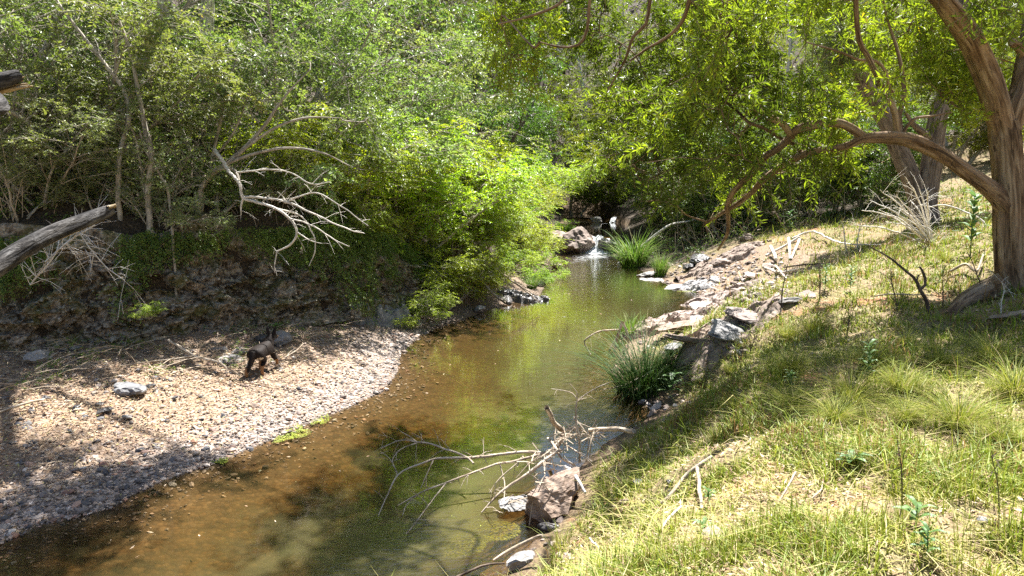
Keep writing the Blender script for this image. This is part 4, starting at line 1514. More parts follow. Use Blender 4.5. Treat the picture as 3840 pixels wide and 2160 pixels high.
def paperbark():
    rg = np.random.default_rng(91)
    b = tp(1010, 290)
    Y = float(b[1])
    s = Y / 11.0
    root = empty('paperbark_tree', b, 'large paperbark at the right edge, trunk forked and one long limb arching left', 'tree')
    tb, cb, nodes = MB(), MB(), []
    def q(rows):
        return [(x + 2.5 * (x > 985 and y > 120), y, yy * s, r * (0.9 if r > 6 else 0.82)) for x, y, yy, r in rows]
    limb(tb, q([(1013, 312, 11.0, 25), (1011, 297, 11.0, 20), (1009, 280, 11, 16.5), (1007, 250, 11, 15), (1006, 200, 11, 14.5), (1004, 165, 11, 14.5), (1002, 140, 11, 15.5), (1000, 122, 11, 14)]), 40, 0.13, 3, step=0.035, rf=(9, 0.8))
    limb(tb, q([(1003, 140, 11, 12), (998, 112, 10.95, 13), (990, 85, 10.8, 12.5), (979, 58, 10.6, 12), (966, 33, 10.4, 11.5), (950, 10, 10.1, 11), (935, -8, 9.9, 10), (905, -35, 9.7, 9), (870, -70, 9.4, 7.5), (825, -112, 9.2, 6), (770, -150, 9, 4.5)]), 32, 0.12, 4, nodes=nodes, step=0.04, rf=(8, 0.9))
    limb(tb, q([(1004, 140, 11, 10), (1013, 112, 11.1, 12), (1021, 92, 11.2, 11), (1026, 66, 11.3, 10.5), (1034, 20, 11.5, 9), (1045, -40, 11.8, 7), (1060, -120, 12, 5), (1075, -180, 12, 3)]), 28, 0.12, 5, nodes=nodes, step=0.05, rf=(8, 0.9))
    limb(tb, q([(1027, 60, 11.3, 5), (1019, 47, 11.2, 5), (1011, 42, 11.1, 4.5)]), 14, 0.18, 6)
    nd = nodes
    limb(tb, q([(1008, 214, 11, 11), (998, 199, 10.95, 10.5), (986, 188, 10.9, 9), (965, 171, 10.7, 8), (950, 160, 10.6, 7.5), (934, 150, 10.5, 7.5), (916, 142, 10.4, 7.5), (901, 138, 10.4, 7), (880, 137, 10.3, 6.5), (861, 139, 10.3, 5.5), (846, 146, 10.4, 4.6), (815, 151, 10.7, 4.2), (802, 155, 11, 4), (782, 166, 11.4, 3.8), (762, 181, 11.9, 3.5), (753, 191, 12.2, 3.2), (737, 204, 12.8, 2.8), (720, 214, 13.2, 2.2), (704, 224, 13.6, 1.5)]), 22, 0.14, 7, nodes=nd, step=0.05, rf=(8, 1.0))
    limb(tb, q([(866, 139, 10.3, 5.2), (850, 128, 10.3, 5), (836, 123, 10.35, 5), (815, 125, 10.5, 5), (797, 130, 10.7, 5), (788, 140, 10.85, 4.6), (776, 150, 11, 4.2), (765, 157, 11.2, 4.2), (754, 171, 11.6, 4), (741, 184, 12, 3.8), (732, 194, 12.3, 3.4), (727, 207, 12.7, 3), (728, 218, 13.1, 2.6), (727, 234, 13.6, 2.2), (718, 250, 14.2, 1.4)]), 16, 0.13, 8, nodes=nd, step=0.05)
    limb(tb, q([(790, 134, 10.75, 3.8), (783, 124, 10.65, 4), (774, 119, 10.6, 3.9), (762, 112, 10.5, 3.5), (752, 106, 10.4, 3.0)]), 12, 0.1, 9)
    limb(tb, q([(803, 154, 11, 2.4), (793, 144, 11, 2.3), (780, 138, 11.05, 2.2), (762, 127, 11.1, 2), (749, 123, 11.2, 2), (736, 110, 11.3, 1.7), (713, 93, 11.4, 1.3), (690, 75, 11.5, 0.8)]), 8, 0.05, 10, nodes=nd)
    limb(tb, q([(898, 140, 10.4, 4.4), (895, 113, 10.3, 3.7), (887, 95, 10.25, 3.5), (879, 80, 10.2, 3.3), (867, 55, 10.1, 3.1), (859, 40, 10, 3), (856, 0, 9.8, 2.8), (860, -40, 9.6, 2.3), (850, -90, 9.5, 1.5)]), 12, 0.08, 11, nodes=nd)
    limb(tb, q([(902, 138, 10.4, 3.5), (899, 115, 10.5, 3), (904, 99, 10.5, 2.7), (903, 80, 10.55, 2.4), (901, 66, 10.6, 2.2), (896, 46, 10.7, 1.8), (885, 10, 10.8, 1.3), (880, -30, 10.9, .9)]), 9, 0.06, 12, nodes=nd)
    limb(tb, q([(904, 98, 10.5, 2), (893, 93, 10.5, 1.9), (888, 83, 10.45, 1.8), (886, 72, 10.4, 1.8), (876, 61, 10.4, 1.8), (859, 60, 10.3, 1.6), (840, 52, 10.2, 1.4), (806, 42, 10.1, 0.9)]), 8, 0.05, 13, nodes=nd)
    limb(tb, q([(902, 134, 10.4, 2.2), (908, 125, 10.4, 2), (916, 118, 10.4, 1.8), (932, 116, 10.5, 1.3), (952, 112, 10.6, .8)]), 8, 0.05, 14, nodes=nd)
    limb(tb, q([(770, -150, 9, 4.3), (722, -90, 9.2, 3.4), (695, -20, 9.5, 2.9), (683, 20, 9.8, 2.3), (666, 38, 10, 1.9), (648, 48, 10.2, 1.6), (630, 61, 10.3, 1.1)]), 9, 0.06, 15, nodes=nd)
    limb(tb, q([(770, -150, 9, 4.3), (690, -135, 9.2, 3.6), (658, -50, 9.6, 2.8), (650, 0, 9.8, 2.3), (646, 24, 9.9, 2.1), (633, 37, 10, 1.9), (625, 60, 10.2, 1.4), (607, 92, 10.6, 0.8)]), 9, 0.06, 16, nodes=nd)
    limb(tb, q([(690, -135, 9.2, 3.2), (600, -60, 9.5, 2.5), (575, -20, 9.7, 2.2), (559, 4, 9.8, 1.9), (527, 17, 10, 1.5), (498, 24, 10.2, .9)]), 8, 0.05, 17, nodes=nd)
    limb(tb, q([(600, -60, 9.5, 2.0), (590, 0, 9.9, 1.9), (587, 30, 10, 1.8), (578, 45, 10.1, 1.7), (560, 47, 10.2, 1.4), (540, 42, 10.3, 0.8)]), 8, 0.05, 18, nodes=nd)
    # loose bark strips along the limbs
    base = np.concatenate(nodes[:3])
    k = rg.choice(len(base), 130)
    A = base[k] + rg.normal(0, 0.05, (130, 3))
    twigs(tb, A, A + np.stack([rg.normal(0, 0.05, 130), rg.normal(0, 0.05, 130), -rg.uniform(0.08, 0.35, 130)], -1), 0.008, 0.002, 0.1)
    for o in tb.V:
        o -= b
    C = np.vstack([
        pxbox(rg, 120, 490, 720, -60, 25, 12.2 * s, 14.6 * s, 0.05, 0.9, 3),
        pxbox(rg, 170, 690, 1050, -130, 25, 9 * s, 12.6 * s, 0.02, 0.9, 3),
        pxbox(rg, 235, 700, 990, -10, 115, 9.6 * s, 13.2 * s, 0.08, 0.9, 4),
        pxbox(rg, 130, 560, 720, -10, 115, 12.8 * s, 14.8 * s, 0.05, 0.9, 4),
        pxbox(rg, 60, 490, 600, 0, 85, 11.8 * s, 14 * s, -0.05, 0.9, 5),
        pxbox(rg, 165, 600, 850, 85, 170, 10.2 * s, 13.4 * s, 0.05, 0.9, 6),
        pxbox(rg, 60, 640, 760, 150, 205, 11.6 * s, 14.2 * s, -0.1, 0.9, 7),
        pxbox(rg, 60, 930, 1060, 0, 95, 10.6 * s, 13.6 * s, 0.0, 0.9, 9),
        wbox(rg, 420, (4.6, 10.6, 7.4), (9.8, 13.6, 9.4), -0.15, 0.6, 8)])
    nodes = [x - b for x in nodes]
    cluster_crown(rg, tb, cb, nodes, C - b, 150, 3, 0.30, 20, 0.12, 0.026, 0.35, 0.85, 5)
    tb.build('trunk', M['bark_paper'], root, smooth=True)
    cb.build('crown', M['leaf_olive'], root)
    # swelling root
    rb = MB()
    P = [(*(tp(1003, 296) - b + [0, 0, .12]), .20), (*(tp(985, 300) - b + [0, 0, .10]), .17), (*(tp(965, 306) - b + [0, 0, .05]), .13), (*(tp(948, 316) - b + [0, 0, -.02]), .08)]
    S = spline(np.array(P), step=0.05)
    tube(rb, S[:, :3], S[:, 3], 18, 0.5, 0.16, 9)
    rb.build('root', M['bark_paper'], root, smooth=True)


paperbark()


def forked_tree():
    rg = np.random.default_rng(92)
    b = tp(925, 226)
    Y = float(b[1])
    root = empty('forked_tree', b, 'grey brown tree with a low forked trunk standing on the grass behind the long limb', 'tree')
    tb, cb, nodes = MB(), MB(), []
    limb(tb, [(923, 234, Y, 17), (923, 222, Y, 14.5), (922, 205, Y, 13.5), (921, 190, Y, 13)], 26, 0.12, 3, step=0.08)
    limb(tb, [(919, 200, Y, 9), (911, 178, Y, 9), (900, 152, Y, 8.5), (889, 126, Y, 8.5), (876, 104, Y, 8), (862, 78, Y, 7), (850, 40, Y, 6), (842, 0, Y - .5, 5), (830, -50, Y - 1, 3.5)], 20, 0.12, 4, nodes=nodes, step=0.1)
    limb(tb, [(926, 200, Y, 9.5), (929, 178, Y, 9.5), (933, 150, Y, 9), (936, 130, Y, 9), (941, 110, Y, 8.5), (948, 85, Y, 7.5), (955, 50, Y, 6), (962, 5, Y, 5), (970, -50, Y, 3)], 20, 0.12, 5, nodes=nodes, step=0.1)
    limb(tb, [(934, 142, Y, 4), (922, 132, Y - .3, 3.5), (914, 125, Y - .5, 2.5), (905, 112, Y - .8, 1.5)], 10, 0.1, 6, nodes=nodes)
    limb(tb, [(944, 100, Y, 4), (960, 95, Y, 3), (985, 80, Y, 2.2), (1005, 60, Y, 1.4)], 9, 0.1, 7, nodes=nodes)
    for o in tb.V:
        o -= b
    C = np.vstack([pxbox(rg, 260, 815, 1010, -70, 60, Y - 2, Y + 2, -0.02, 0.6, 3), pxbox(rg, 70, 830, 900, 40, 110, Y - 1.5, Y + 1.5, 0.0, 0.6, 4), pxbox(rg, 60, 945, 1010, 50, 100, Y - 1, Y + 2, 0.0, 0.6, 5)])
    cluster_crown(rg, tb, cb, [n - b for n in nodes], C - b, 45, 5, 0.5, 18, 0.12, 0.028, 0.4, 0.6, 6, 0.025)
    tb.build('trunk', M['bark_rough'], root, smooth=True)
    cb.build('crown', M['leaf_gum'], root)


forked_tree()


def charred_tree():
    """leaning out of the frame on the left, its broken limbs reach into the picture"""
    rg = np.random.default_rng(93)
    b = np.array([-6.4, 1.6, hz(-6.4, 1.6)])
    root = empty('charred_tree', b, 'blackened tree outside the left edge with a broken dark limb pointing into the picture', 'tree')
    tb, nodes = MB(), []
    limbw(tb, [(0, 0, -.3, .26), (0.05, .1, 1.0, .21), (0.1, .3, 2.4, .19), (0.0, .5, 4.2, .17), (-.4, .7, 6.2, .13), (-.9, .9, 8.0, .08)], 22, 0.12, 2, nodes)
    def L(rows, seed, mb=tb, sides=22):
        P = [[*(dp(x, y, Y) - b), r * Y / FPX] for x, y, Y, r in rows]
        return P
    p = [[0.1, .3, 1.0, .10]] + L([(-180, 385, 3.7, 12), (-90, 322, 4.2, 11), (0, 264, 4.9, 10), (28, 246, 5.1, 9.2), (55, 232, 5.3, 8.4), (82, 221, 5.5, 7.6), (103, 213, 5.65, 6.6), (112, 209, 5.7, 5.2)], 3)
    S = spline(np.array(p), step=0.03)
    tube(tb, S[:, :3], S[:, 3], 26, 0.5, 0.14, 3, rfreq=(8, 1.5))
    p2 = [[0.05, .45, 3.2, .12]] + L([(-80, 100, 4.2, 9), (-20, 86, 4.9, 8.5), (8, 79, 5.0, 7.5), (20, 75, 5.05, 5.5)], 4)
    S2 = spline(np.array(p2), step=0.04)
    tube(tb, S2[:, :3], S2[:, 3], 20, 0.5, 0.16, 4, rfreq=(8, 1.5))
    tb.build('trunk', M['bark_char'], root, smooth=True)
    # the stripped underside and splintered end of the limb
    sb = MB()
    n = len(S)
    i0 = int(n * 0.45)
    Q = S[i0:n - 1]
    off = np.array([0.10, -0.35, -0.9])
    tube(sb, Q[:, :3] + off * Q[:, 3:4] * 0.42, Q[:, 3] * 0.70, 14, 0.5, 0.12, 8, rfreq=(7, 1.5))
    for _ in range(9):
        e = S[-1, :3] + rg.normal(0, 0.02, 3)
        dd = nrm(S[-1, :3] - S[-8, :3] + rg.normal(0, 0.02, 3))
        tube(sb, np.array([e - dd * .05, e + dd * rg.uniform(-.01, .015)]), [0.018, 0.008], 5, 0.5)
    sb.build('stripped_wood', M['wood_core'], root, smooth=True)
    s2 = MB()
    for _ in range(12):
        e = S2[-1, :3] + rg.normal(0, 0.03, 3) + [0, 0, -.05]
        tube(s2, np.array([e + [-.16, 0, -.03], e + [rg.uniform(-.05, .05), 0, 0.0]]), [0.022, 0.004], 5, 0.5)
    s2.build('splintered_end', M['wood_core'], root, smooth=True)


charred_tree()


def leaning_gum():
    """rooted on the left slope; the high crown hangs over the creek and shades beach and water"""
    rg = np.random.default_rng(94)
    x0, y0 = -7.6, 18.6
    b = np.array([x0, y0, hz(x0, y0)])
    root = empty('leaning_gum', b, 'tall gum with twin white stems rising out of the top edge, left of centre', 'tree')
    tb, cb, nodes = MB(), MB(), []
    limbw(tb, [(0, 0, -.4, .20), (.2, -.2, 1.0, .17), (.5, -.6, 2.8, .15), (1.0, -1.2, 4.6, .13), (2.2, -2.4, 6.3, .11), (4.2, -4.0, 7.6, .08), (6.2, -5.4, 8.0, .05)], 14, 0.05, 2, nodes)
    limbw(tb, [(-.3, 0, -.4, .17), (-.5, -.1, 1.5, .14), (-.5, -.5, 3.2, .13), (-.1, -1.2, 5.0, .11), (.8, -2.8, 6.6, .09), (2.2, -4.8, 7.6, .07), (3.6, -6.4, 7.8, .04)], 14, 0.05, 3, nodes)
    limbw(tb, [(2.2, -2.4, 6.3, .08), (4.6, -2.6, 7.6, .06), (7.0, -3.6, 8.0, .035)], 10, 0.05, 4, nodes)
    limbw(tb, [(.8, -2.8, 6.6, .07), (1.0, -5.0, 7.4, .05), (1.4, -7.4, 7.6, .03)], 10, 0.05, 5, nodes)
    C = np.vstack([wbox(rg, 520, (-6.0, 10.4, 8.7), (1.2, 13.9, 10.9), 0.03, 0.8, 3)])
    cluster_crown(rg, tb, cb, nodes, C - b, 60, 4, 0.5, 16, 0.14, 0.036, 0.6, 0.6, 6, 0.025)
    tb.build('trunk', M['bark_gum'], root, smooth=True)
    cb.build('crown', M['leaf_gum'], root)


leaning_gum()


def arching_shrub():
    rg = np.random.default_rng(96)
    b = tp(198, 214)
    Y = float(b[1])
    root = empty('arching_shrub', b, 'arching grey stemmed shrub above the cliff with the dead white branch hanging from it', 'tree', GA)
    tb, cb, nd = MB(), MB(), []
    limb(tb, [(197, 222, Y, 3.2), (199, 205, Y, 3.0), (201, 190, Y, 2.9), (206, 181, Y, 2.8), (215, 171, Y - .2, 2.7), (226, 164, Y - .3, 2.5), (245, 148, Y - .4, 2.2), (265, 125, Y - .4, 1.8), (277, 107, Y - .4, 1.4), (292, 88, Y - .4, .9), (310, 70, Y - .4, .5)], 9, 0.06, 1, nodes=nd)
    limb(tb, [(199, 222, Y, 2.4), (203, 200, Y + .2, 2.2), (207, 180, Y + .3, 2.0), (212, 160, Y + .4, 1.9), (216, 140, Y + .4, 1.7), (222, 115, Y + .4, 1.4), (226, 90, Y + .4, 1.0), (236, 60, Y + .4, .6)], 8, 0.06, 2, nodes=nd)
    limb(tb, [(196, 218, Y, 2.0), (195, 195, Y + .4, 1.8), (197, 175, Y + .6, 1.7), (190, 150, Y + .8, 1.5), (178, 120, Y + 1, 1.2), (165, 92, Y + 1.1, .8), (158, 66, Y + 1.1, .4)], 8, 0.06, 3, nodes=nd)
    limb(tb, [(206, 131, Y + .3, 1.3), (185, 126, Y + .2, 1.3), (160, 122, Y, 1.2), (140, 118, Y - .2, 1.0), (118, 122, Y - .3, .6)], 7, 0.05, 4, nodes=nd)
    limb(tb, [(226, 164, Y - .3, 1.7), (250, 155, Y - .6, 1.5), (285, 148, Y - .9, 1.2), (320, 152, Y - 1.1, .9), (350, 166, Y - 1.2, .5)], 7, 0.05, 5, nodes=nd)
    limb(tb, [(245, 148, Y - .4, 1.5), (275, 128, Y - .7, 1.2), (305, 118, Y - .8, 1.0), (340, 118, Y - .8, .5)], 7, 0.05, 6, nodes=nd)
    limb(tb, [(215, 171, Y - .2, 1.6), (228, 168, Y - .5, 1.6), (236, 172, Y - .8, 1.5), (240, 185, Y - 1.0, 1.3)], 7, 0.05, 7)
    limb(tb, [(212, 160, Y + .4, 1.3), (232, 135, Y + .2, 1.1), (245, 105, Y + .1, .8), (252, 80, Y, .5)], 7, 0.05, 8, nodes=nd)
    for o in tb.V:
        o -= b
    C = np.vstack([pxbox(rg, 110, 190, 380, 45, 120, Y - .2, Y + 2.2, 0.0, 0.9, 3), pxbox(rg, 90, 130, 260, 30, 110, Y - .2, Y + 2.0, 0.0, 0.9, 4), pxbox(rg, 30, 250, 385, 112, 160, Y + .2, Y + 1.8, 0.0, 0.9, 5), pxbox(rg, 22, 120, 200, 105, 165, Y - .8, Y + 1, 0.0, .9, 6)])
    cluster_crown(rg, tb, cb, [n - b for n in nd], C - b, 60, 3, 0.42, 13, 0.085, 0.043, 0.25, 0.5, 6, 0.016)
    tb.build('trunk', M['bark_pale'], root, smooth=True)
    cb.build('crown', M['leaf_grey'], root)


arching_shrub()


# ================================================================== DEAD WOOD
def deadwood(name, polys, mat, label, cat, base=None, fine=0, fl=0.35, seed=0, sides=7):
    """a dead branch: every stick of it in one mesh, thickest first"""
    rg = np.random.default_rng(seed)
    mb = MB()
    allp = []
    for S in polys:
        S = spline(np.array(S, float), step=0.06)
        S[:, :3] += 0.012 * fbm(S[:, :3] * 4 + seed, 2, seed)[:, None] * np.array([1, .5, 1])
        tube(mb, S[:, :3], np.maximum(S[:, 3], 0.0025), sides if S[0, 3] > 0.008 else 5, 0.5, 0.08 if S[0, 3] > 0.012 else 0, seed)
        allp.append(S)
    if fine:
        A = np.concatenate(allp)
        k = rg.choice(len(A), fine)
        st = A[k, :3]
        j = np.minimum(k + 1, len(A) - 1)
        d = nrm(A[j, :3] - st + rg.normal(0, 0.05, st.shape)) + rg.normal(0, 0.75, st.shape)
        en = st + nrm(d) * (fl * rg.uniform(0.3, 1.2, fine))[:, None]
        twigs(mb, st, en, np.minimum(A[k, 3] * 0.6, 0.006), 0.0022, 0.08)
        m = (st + en) / 2
        twigs(mb, m, m + nrm(en - st + rg.normal(0, 0.2, st.shape)) * fl * 0.4, 0.003, 0.0018, 0.05)
    V = np.concatenate(mb.V)
    o0 = V[V[:, 2].argmin()] if base is None else np.array(base)
    for v in mb.V:
        v -= o0
    o = mb.build(name, M[mat], smooth=True)
    o.location = [float(q) for q in o0]
    return tag(o, label, cat)


def pl(rows, Y=None):
    """(px,py,Y,rpx) rows to world points with radius"""
    return [[*dp(x, y, yy), r * yy / FPX] for x, y, yy, r in rows]


def pz(rows):
    """(px,py,z,rpx)"""
    out = []
    for x, y, z, r in rows:
        p = gp(x, y, z)
        out.append([*p, r * p[1] / FPX])
    return out


def pt(rows, lift=0.03):
    out = []
    for x, y, dz, r in rows:
        p = tp(x, y)
        out.append([p[0], p[1], p[2] + dz + lift, r * p[1] / FPX])
    return out


D0 = 13.8
deadwood('dead_branch', [
    pl([(215, 150, 14.6, 1.9), (228, 169, D0 + .3, 1.7), (238, 182, D0, 1.6), (243, 198, D0, 1.5), (258, 203, D0 - .1, 1.4), (275, 208, D0 - .2, 1.3), (290, 218, D0 - .2, 1.3), (297, 232, D0 - .2, 1.2), (290, 245, D0 - .2, 1), (276, 252, D0 - .2, .7)]),
    pl([(243, 198, D0, 1.1), (241, 206, D0, .9), (241, 215, D0, .5)]),
    pl([(243, 197, D0, 1.2), (270, 199, D0 - .2, 1.1), (292, 204, D0 - .4, 1), (310, 212, D0 - .5, .9), (330, 222, D0 - .6, .8), (350, 230, D0 - .6, .6), (364, 233, D0 - .6, .4)]),
    pl([(275, 208, D0 - .2, .9), (300, 215, D0, .8), (312, 232, D0, .7), (315, 250, D0, .6), (309, 266, D0, .35)]),
    pl([(290, 218, D0 - .2, .8), (310, 225, D0 - .3, .7), (335, 240, D0 - .4, .6), (350, 246, D0 - .4, .35)]),
    pl([(285, 203, D0 - .3, .9), (300, 196, D0 - .5, .8), (318, 193, D0 - .6, .7), (338, 204, D0 - .7, .6), (368, 226, D0 - .7, .35)]),
    pl([(276, 252, D0 - .2, .6), (275, 262, D0 - .2, .5), (275, 273, D0 - .2, .3)]),
    pl([(297, 232, D0 - .2, .7), (308, 240, D0 - .2, .5), (322, 243, D0 - .3, .3)]),
    pl([(238, 172, D0, .9), (262, 170, D0 - .2, .8), (290, 172, D0 - .3, .7), (312, 184, D0 - .4, .6), (330, 182, D0 - .4, .4)]),
], 'dead_white', 'bleached white dead branch hanging over the shaded cliff', 'branch', fine=70, fl=0.35, seed=3)

b0 = tp(933, 245)
yb = float(b0[1])
fan = []
rgf = np.random.default_rng(8)
for (u, v) in [(928, 190), (918, 186), (905, 176), (893, 205), (880, 190), (870, 200), (862, 210), (900, 215), (885, 222), (912, 215), (855, 225), (896, 196), (910, 200), (878, 210)]:
    mx, my = (933 * .45 + u * .55) + rgf.normal(0, 1.5), (245 * .4 + v * .6) - 3 + rgf.normal(0, 1.5)
    fan.append(pl([(933 + rgf.normal(0, 1), 246, yb, 1.0), (mx, my, yb - .3 + rgf.normal(0, .2), .8), (u, v, yb - .6 + rgf.normal(0, .3), .35)]))
deadwood('dead_branch', fan, 'dead_white', 'fan of bleached dead sticks leaning left in front of the forked tree', 'branch', fine=90, fl=0.6, seed=5)
deadwood('dead_branch', [pl([(960, 252, 17, 1.2), (985, 226, 17.2, 1.1), (965, 212, 17.4, 1.0), (945, 205, 17.6, .8), (928, 207, 17.8, .5)])], 'dead_white', 'long curved pale stick arching from the fan of sticks towards the paperbark', 'branch', fine=6, seed=6)

# driftwood over the block boulder, built stick by stick
deadwood('driftwood_log', [pz([(589, 430, .55, 2.0), (606, 429, .6, 2.3), (634, 431, .75, 2.4)])], 'dead_tan', 'short pale driftwood log lying level on the flood debris, its sawn end to the right', 'log', seed=1, sides=14)
deadwood('driftwood_log', [pz([(546, 408, .95, 2.6), (553, 422, .7, 2.6), (562, 434, .45, 2.8), (556, 448, .25, 2.6), (550, 456, .1, 2.0)])], 'dead_tan', 'short driftwood stub standing up out of the flood debris', 'log', seed=2, sides=14)
deadwood('driftwood_branch', [
    pz([(555, 454, .42, 1.8), (530, 452, .42, 1.6), (505, 454, .4, 1.5), (474, 457, .38, 1.4), (454, 458, .36, 1.3), (434, 459, .33, 1.1), (410, 468, .28, 1.0), (397, 476, .22, .8), (387, 496, .14, .7), (378, 516, .05, .4)]),
    pz([(474, 463, .36, 1.0), (468, 457, .38, 1.1), (445, 449, .42, 1.0), (417, 442, .46, .9), (401, 440, .46, .6), (381, 448, .44, .35)]),
    pz([(417, 442, .46, .6), (409, 435, .5, .5), (401, 431, .52, .3)]),
    pz([(434, 459, .33, .7), (427, 475, .2, .6), (420, 489, .08, .4)]),
    pz([(417, 443, .45, .6), (400, 450, .4, .55), (392, 462, .34, .5), (398, 474, .26, .4)]),
    pz([(397, 476, .22, .5), (392, 462, .3, .4), (380, 452, .36, .3)]),
], 'dead_tan', 'upper grey driftwood branch reaching left over the water with a curled twiggy tip', 'branch', fine=26, fl=0.26, seed=11)
deadwood('driftwood_branch', [
    pz([(540, 455, .4, 1.4), (522, 459, .38, 1.3), (500, 463, .35, 1.2), (474, 472, .3, 1.1), (447, 482, .24, 1.0), (420, 493, .16, .8), (398, 505, .07, .5)]),
    pz([(447, 482, .24, .8), (431, 502, .12, .7), (413, 526, .03, .6), (401, 540, -.03, .4)]),
    pz([(420, 493, .16, .6), (408, 503, .08, .5), (402, 516, .02, .3)]),
    pz([(500, 463, .35, .8), (504, 480, .2, .7), (505, 512, .02, .5)]),
    pz([(522, 459, .38, .6), (500, 478, .22, .5), (490, 492, .1, .3)]),
], 'dead_tan', 'lower grey driftwood branch trailing into the water', 'branch', fine=24, fl=0.24, seed=12)
deadwood('driftwood_branch', [pz([(560, 450, .5, 1.6), (545, 460, .42, 1.5), (527, 474, .33, 1.4), (500, 493, .18, 1.3), (482, 512, .02, .8)])], 'dead_tan', 'straight grey stick sloping down to the water left of the block boulder', 'branch', fine=4, seed=13)
deadwood('driftwood_branch', [pz([(548, 438, .5, 1.4), (556, 446, .5, 1.4), (562, 458, .42, 1.3), (575, 466, .3, 1.0)]), pz([(566, 434, .55, 1.0), (548, 452, .45, .9), (533, 462, .4, .6)]), pz([(560, 440, .5, .9), (573, 450, .4, .8), (592, 462, .4, .5)])], 'dead_tan', 'broken tan sticks crossing under the standing stub', 'branch', fine=20, seed=14)
p0 = gp(579, 458, .3)
yb2 = float(p0[1])
deadwood('dead_sapling', [
    pl([(580, 462, yb2, 1.3), (579, 440, yb2, 1.2), (577, 424, yb2, 1.1), (576, 405, yb2, .9), (578, 401, yb2, .8), (586, 394, yb2, .6), (598, 387, yb2, .5), (612, 382, yb2, .3)]),
    pl([(578, 401, yb2, .7), (574, 396, yb2, .6), (568, 392, yb2, .5), (551, 389, yb2, .3)]),
    pl([(577, 400, yb2, .5), (577, 392, yb2, .4), (570, 383, yb2, .25)]),
    pl([(577, 424, yb2, .7), (567, 430, yb2, .6), (560, 444, yb2, .4)]),
    pl([(577, 415, yb2, .6), (571, 424, yb2, .5), (566, 432, yb2, .3)]),
    pl([(586, 462, yb2, .8), (588, 440, yb2, .6), (585, 420, yb2, .4)]),
    pl([(589, 464, yb2, .8), (590, 445, yb2, .5), (592, 432, yb2, .3)]),
], 'dead_tan', 'thin bare sapling standing up from the flood debris above the log', 'sapling', fine=16, fl=0.2, seed=15)


yr = float(tp(632, 346)[1]) - 0.15
deadwood('hanging_roots', [
    pl([(622, 322, yr, 1.8), (617, 338, yr, 1.5), (614, 351, yr - .1, 1.2), (606, 362, yr - .2, .9), (603, 370, yr - .2, .5)]),
    pl([(623, 323, yr, 1.4), (628, 338, yr, 1.2), (626, 357, yr - .1, .8), (622, 366, yr - .1, .4)]),
    pl([(620, 330, yr, 1.0), (601, 331, yr - .2, .9), (586, 339, yr - .3, .8), (585, 345, yr - .3, .6), (591, 356, yr - .4, .4)]),
    pl([(618, 336, yr, 1.0), (609, 352, yr - .1, .8), (612, 365, yr - .2, .6), (618, 374, yr - .2, .4)]),
], 'dead_tan', 'weathered stump roots dangling over the water left of the large dark sedge', 'roots', fine=26, fl=.3, seed=44)
deadwood('fallen_stick', [pl([(655, 372, yr - 3, .9), (640, 378, yr - 3.1, .9), (622, 386, yr - 3.2, .7), (603, 390, yr - 3.3, .4)])], 'dead_tan', 'thin pale stick reaching left out of the large dark sedge', 'stick', fine=5, fl=.15, seed=45)


def debris():
    rg = np.random.default_rng(19)
    mb = MB()
    A, B = [], []
    for (px, py, z, sx, sy, n) in [(577, 435, .52, 10, 4, 30), (535, 468, .40, 8, 10, 18), (542, 474, .42, 9, 5, 8), (525, 500, .15, 10, 8, 6)]:
        for _ in range(n):
            p = gp(px + rg.normal(0, sx), py + rg.normal(0, sy), z + rg.normal(0, .06))
            d = nrm(rg.normal(0, 1, 3) * [1, 1, .5])
            L = rg.uniform(.06, .22)
            A.append(p - d * L)
            B.append(p + d * L)
    twigs(mb, A, B, 0.008, 0.004, 0.06)
    o = mb.build('flood_debris', M['dead_tan'])
    tag(o, 'tangle of fine flood debris caught on the driftwood', 'debris', kind='stuff')


debris()

deadwood('fallen_stick', [pt([(652, 516, .02, 1.6), (668, 507, .05, 2.2), (683, 494, .1, 2.4), (696, 483, .1, 2.4), (711, 470, .08, 1.8)]), pt([(696, 484, .1, 2.0), (699, 498, .06, 2.0), (701, 514, .0, 1.5)])], 'dead_tan', 'forked grey stick lying in the grass right of the block boulder', 'stick', seed=21, sides=12)
deadwood('fallen_stick', [pz([(493, 561, .12, 1.3), (510, 550, .2, 1.9), (527, 542, .28, 2.1), (543, 535, .4, 1.6)])], 'dead_tan', 'pale forked driftwood stick at the water edge below the block boulder', 'stick', seed=22, sides=12)
deadwood('fallen_stick', [pz([(456, 577, .02, 1.6), (472, 570, .05, 1.5), (488, 565, .08, 1.3), (505, 563, .15, 1.0)])], 'dead_dark', 'dark wet stick lying in the water at the bottom edge', 'stick', seed=23)
deadwood('fallen_stick', [pt([(661, 538, .03, 1.0), (668, 530, .05, 1.3), (680, 518, .05, 1.0)])], 'dead_white', 'short pale stick below the forked stick', 'stick', seed=24)
deadwood('fallen_stick', [pt([(590, 544, .03, 1.0), (596, 553, .05, 1.2), (601, 562, .03, .9)])], 'dead_white', 'short whitish stick in dry grass at bottom centre', 'stick', seed=25)
deadwood('fallen_stick', [pt([(565, 494, .3, 1.6), (575, 499, .25, 1.7), (585, 505, .1, 1.4)])], 'dead_white', 'stubby stick with a white end leaning on the right face of the block boulder', 'stick', seed=26, sides=10)
deadwood('fallen_stick', [pt([(794, 492, .1, 1.3), (779, 506, .0, 1.1)]), pt([(812, 505, .02, .8), (822, 497, .03, .8), (823, 488, .02, .5)])], 'dead_tan', 'thin curved twig on bare red soil', 'stick', seed=27)
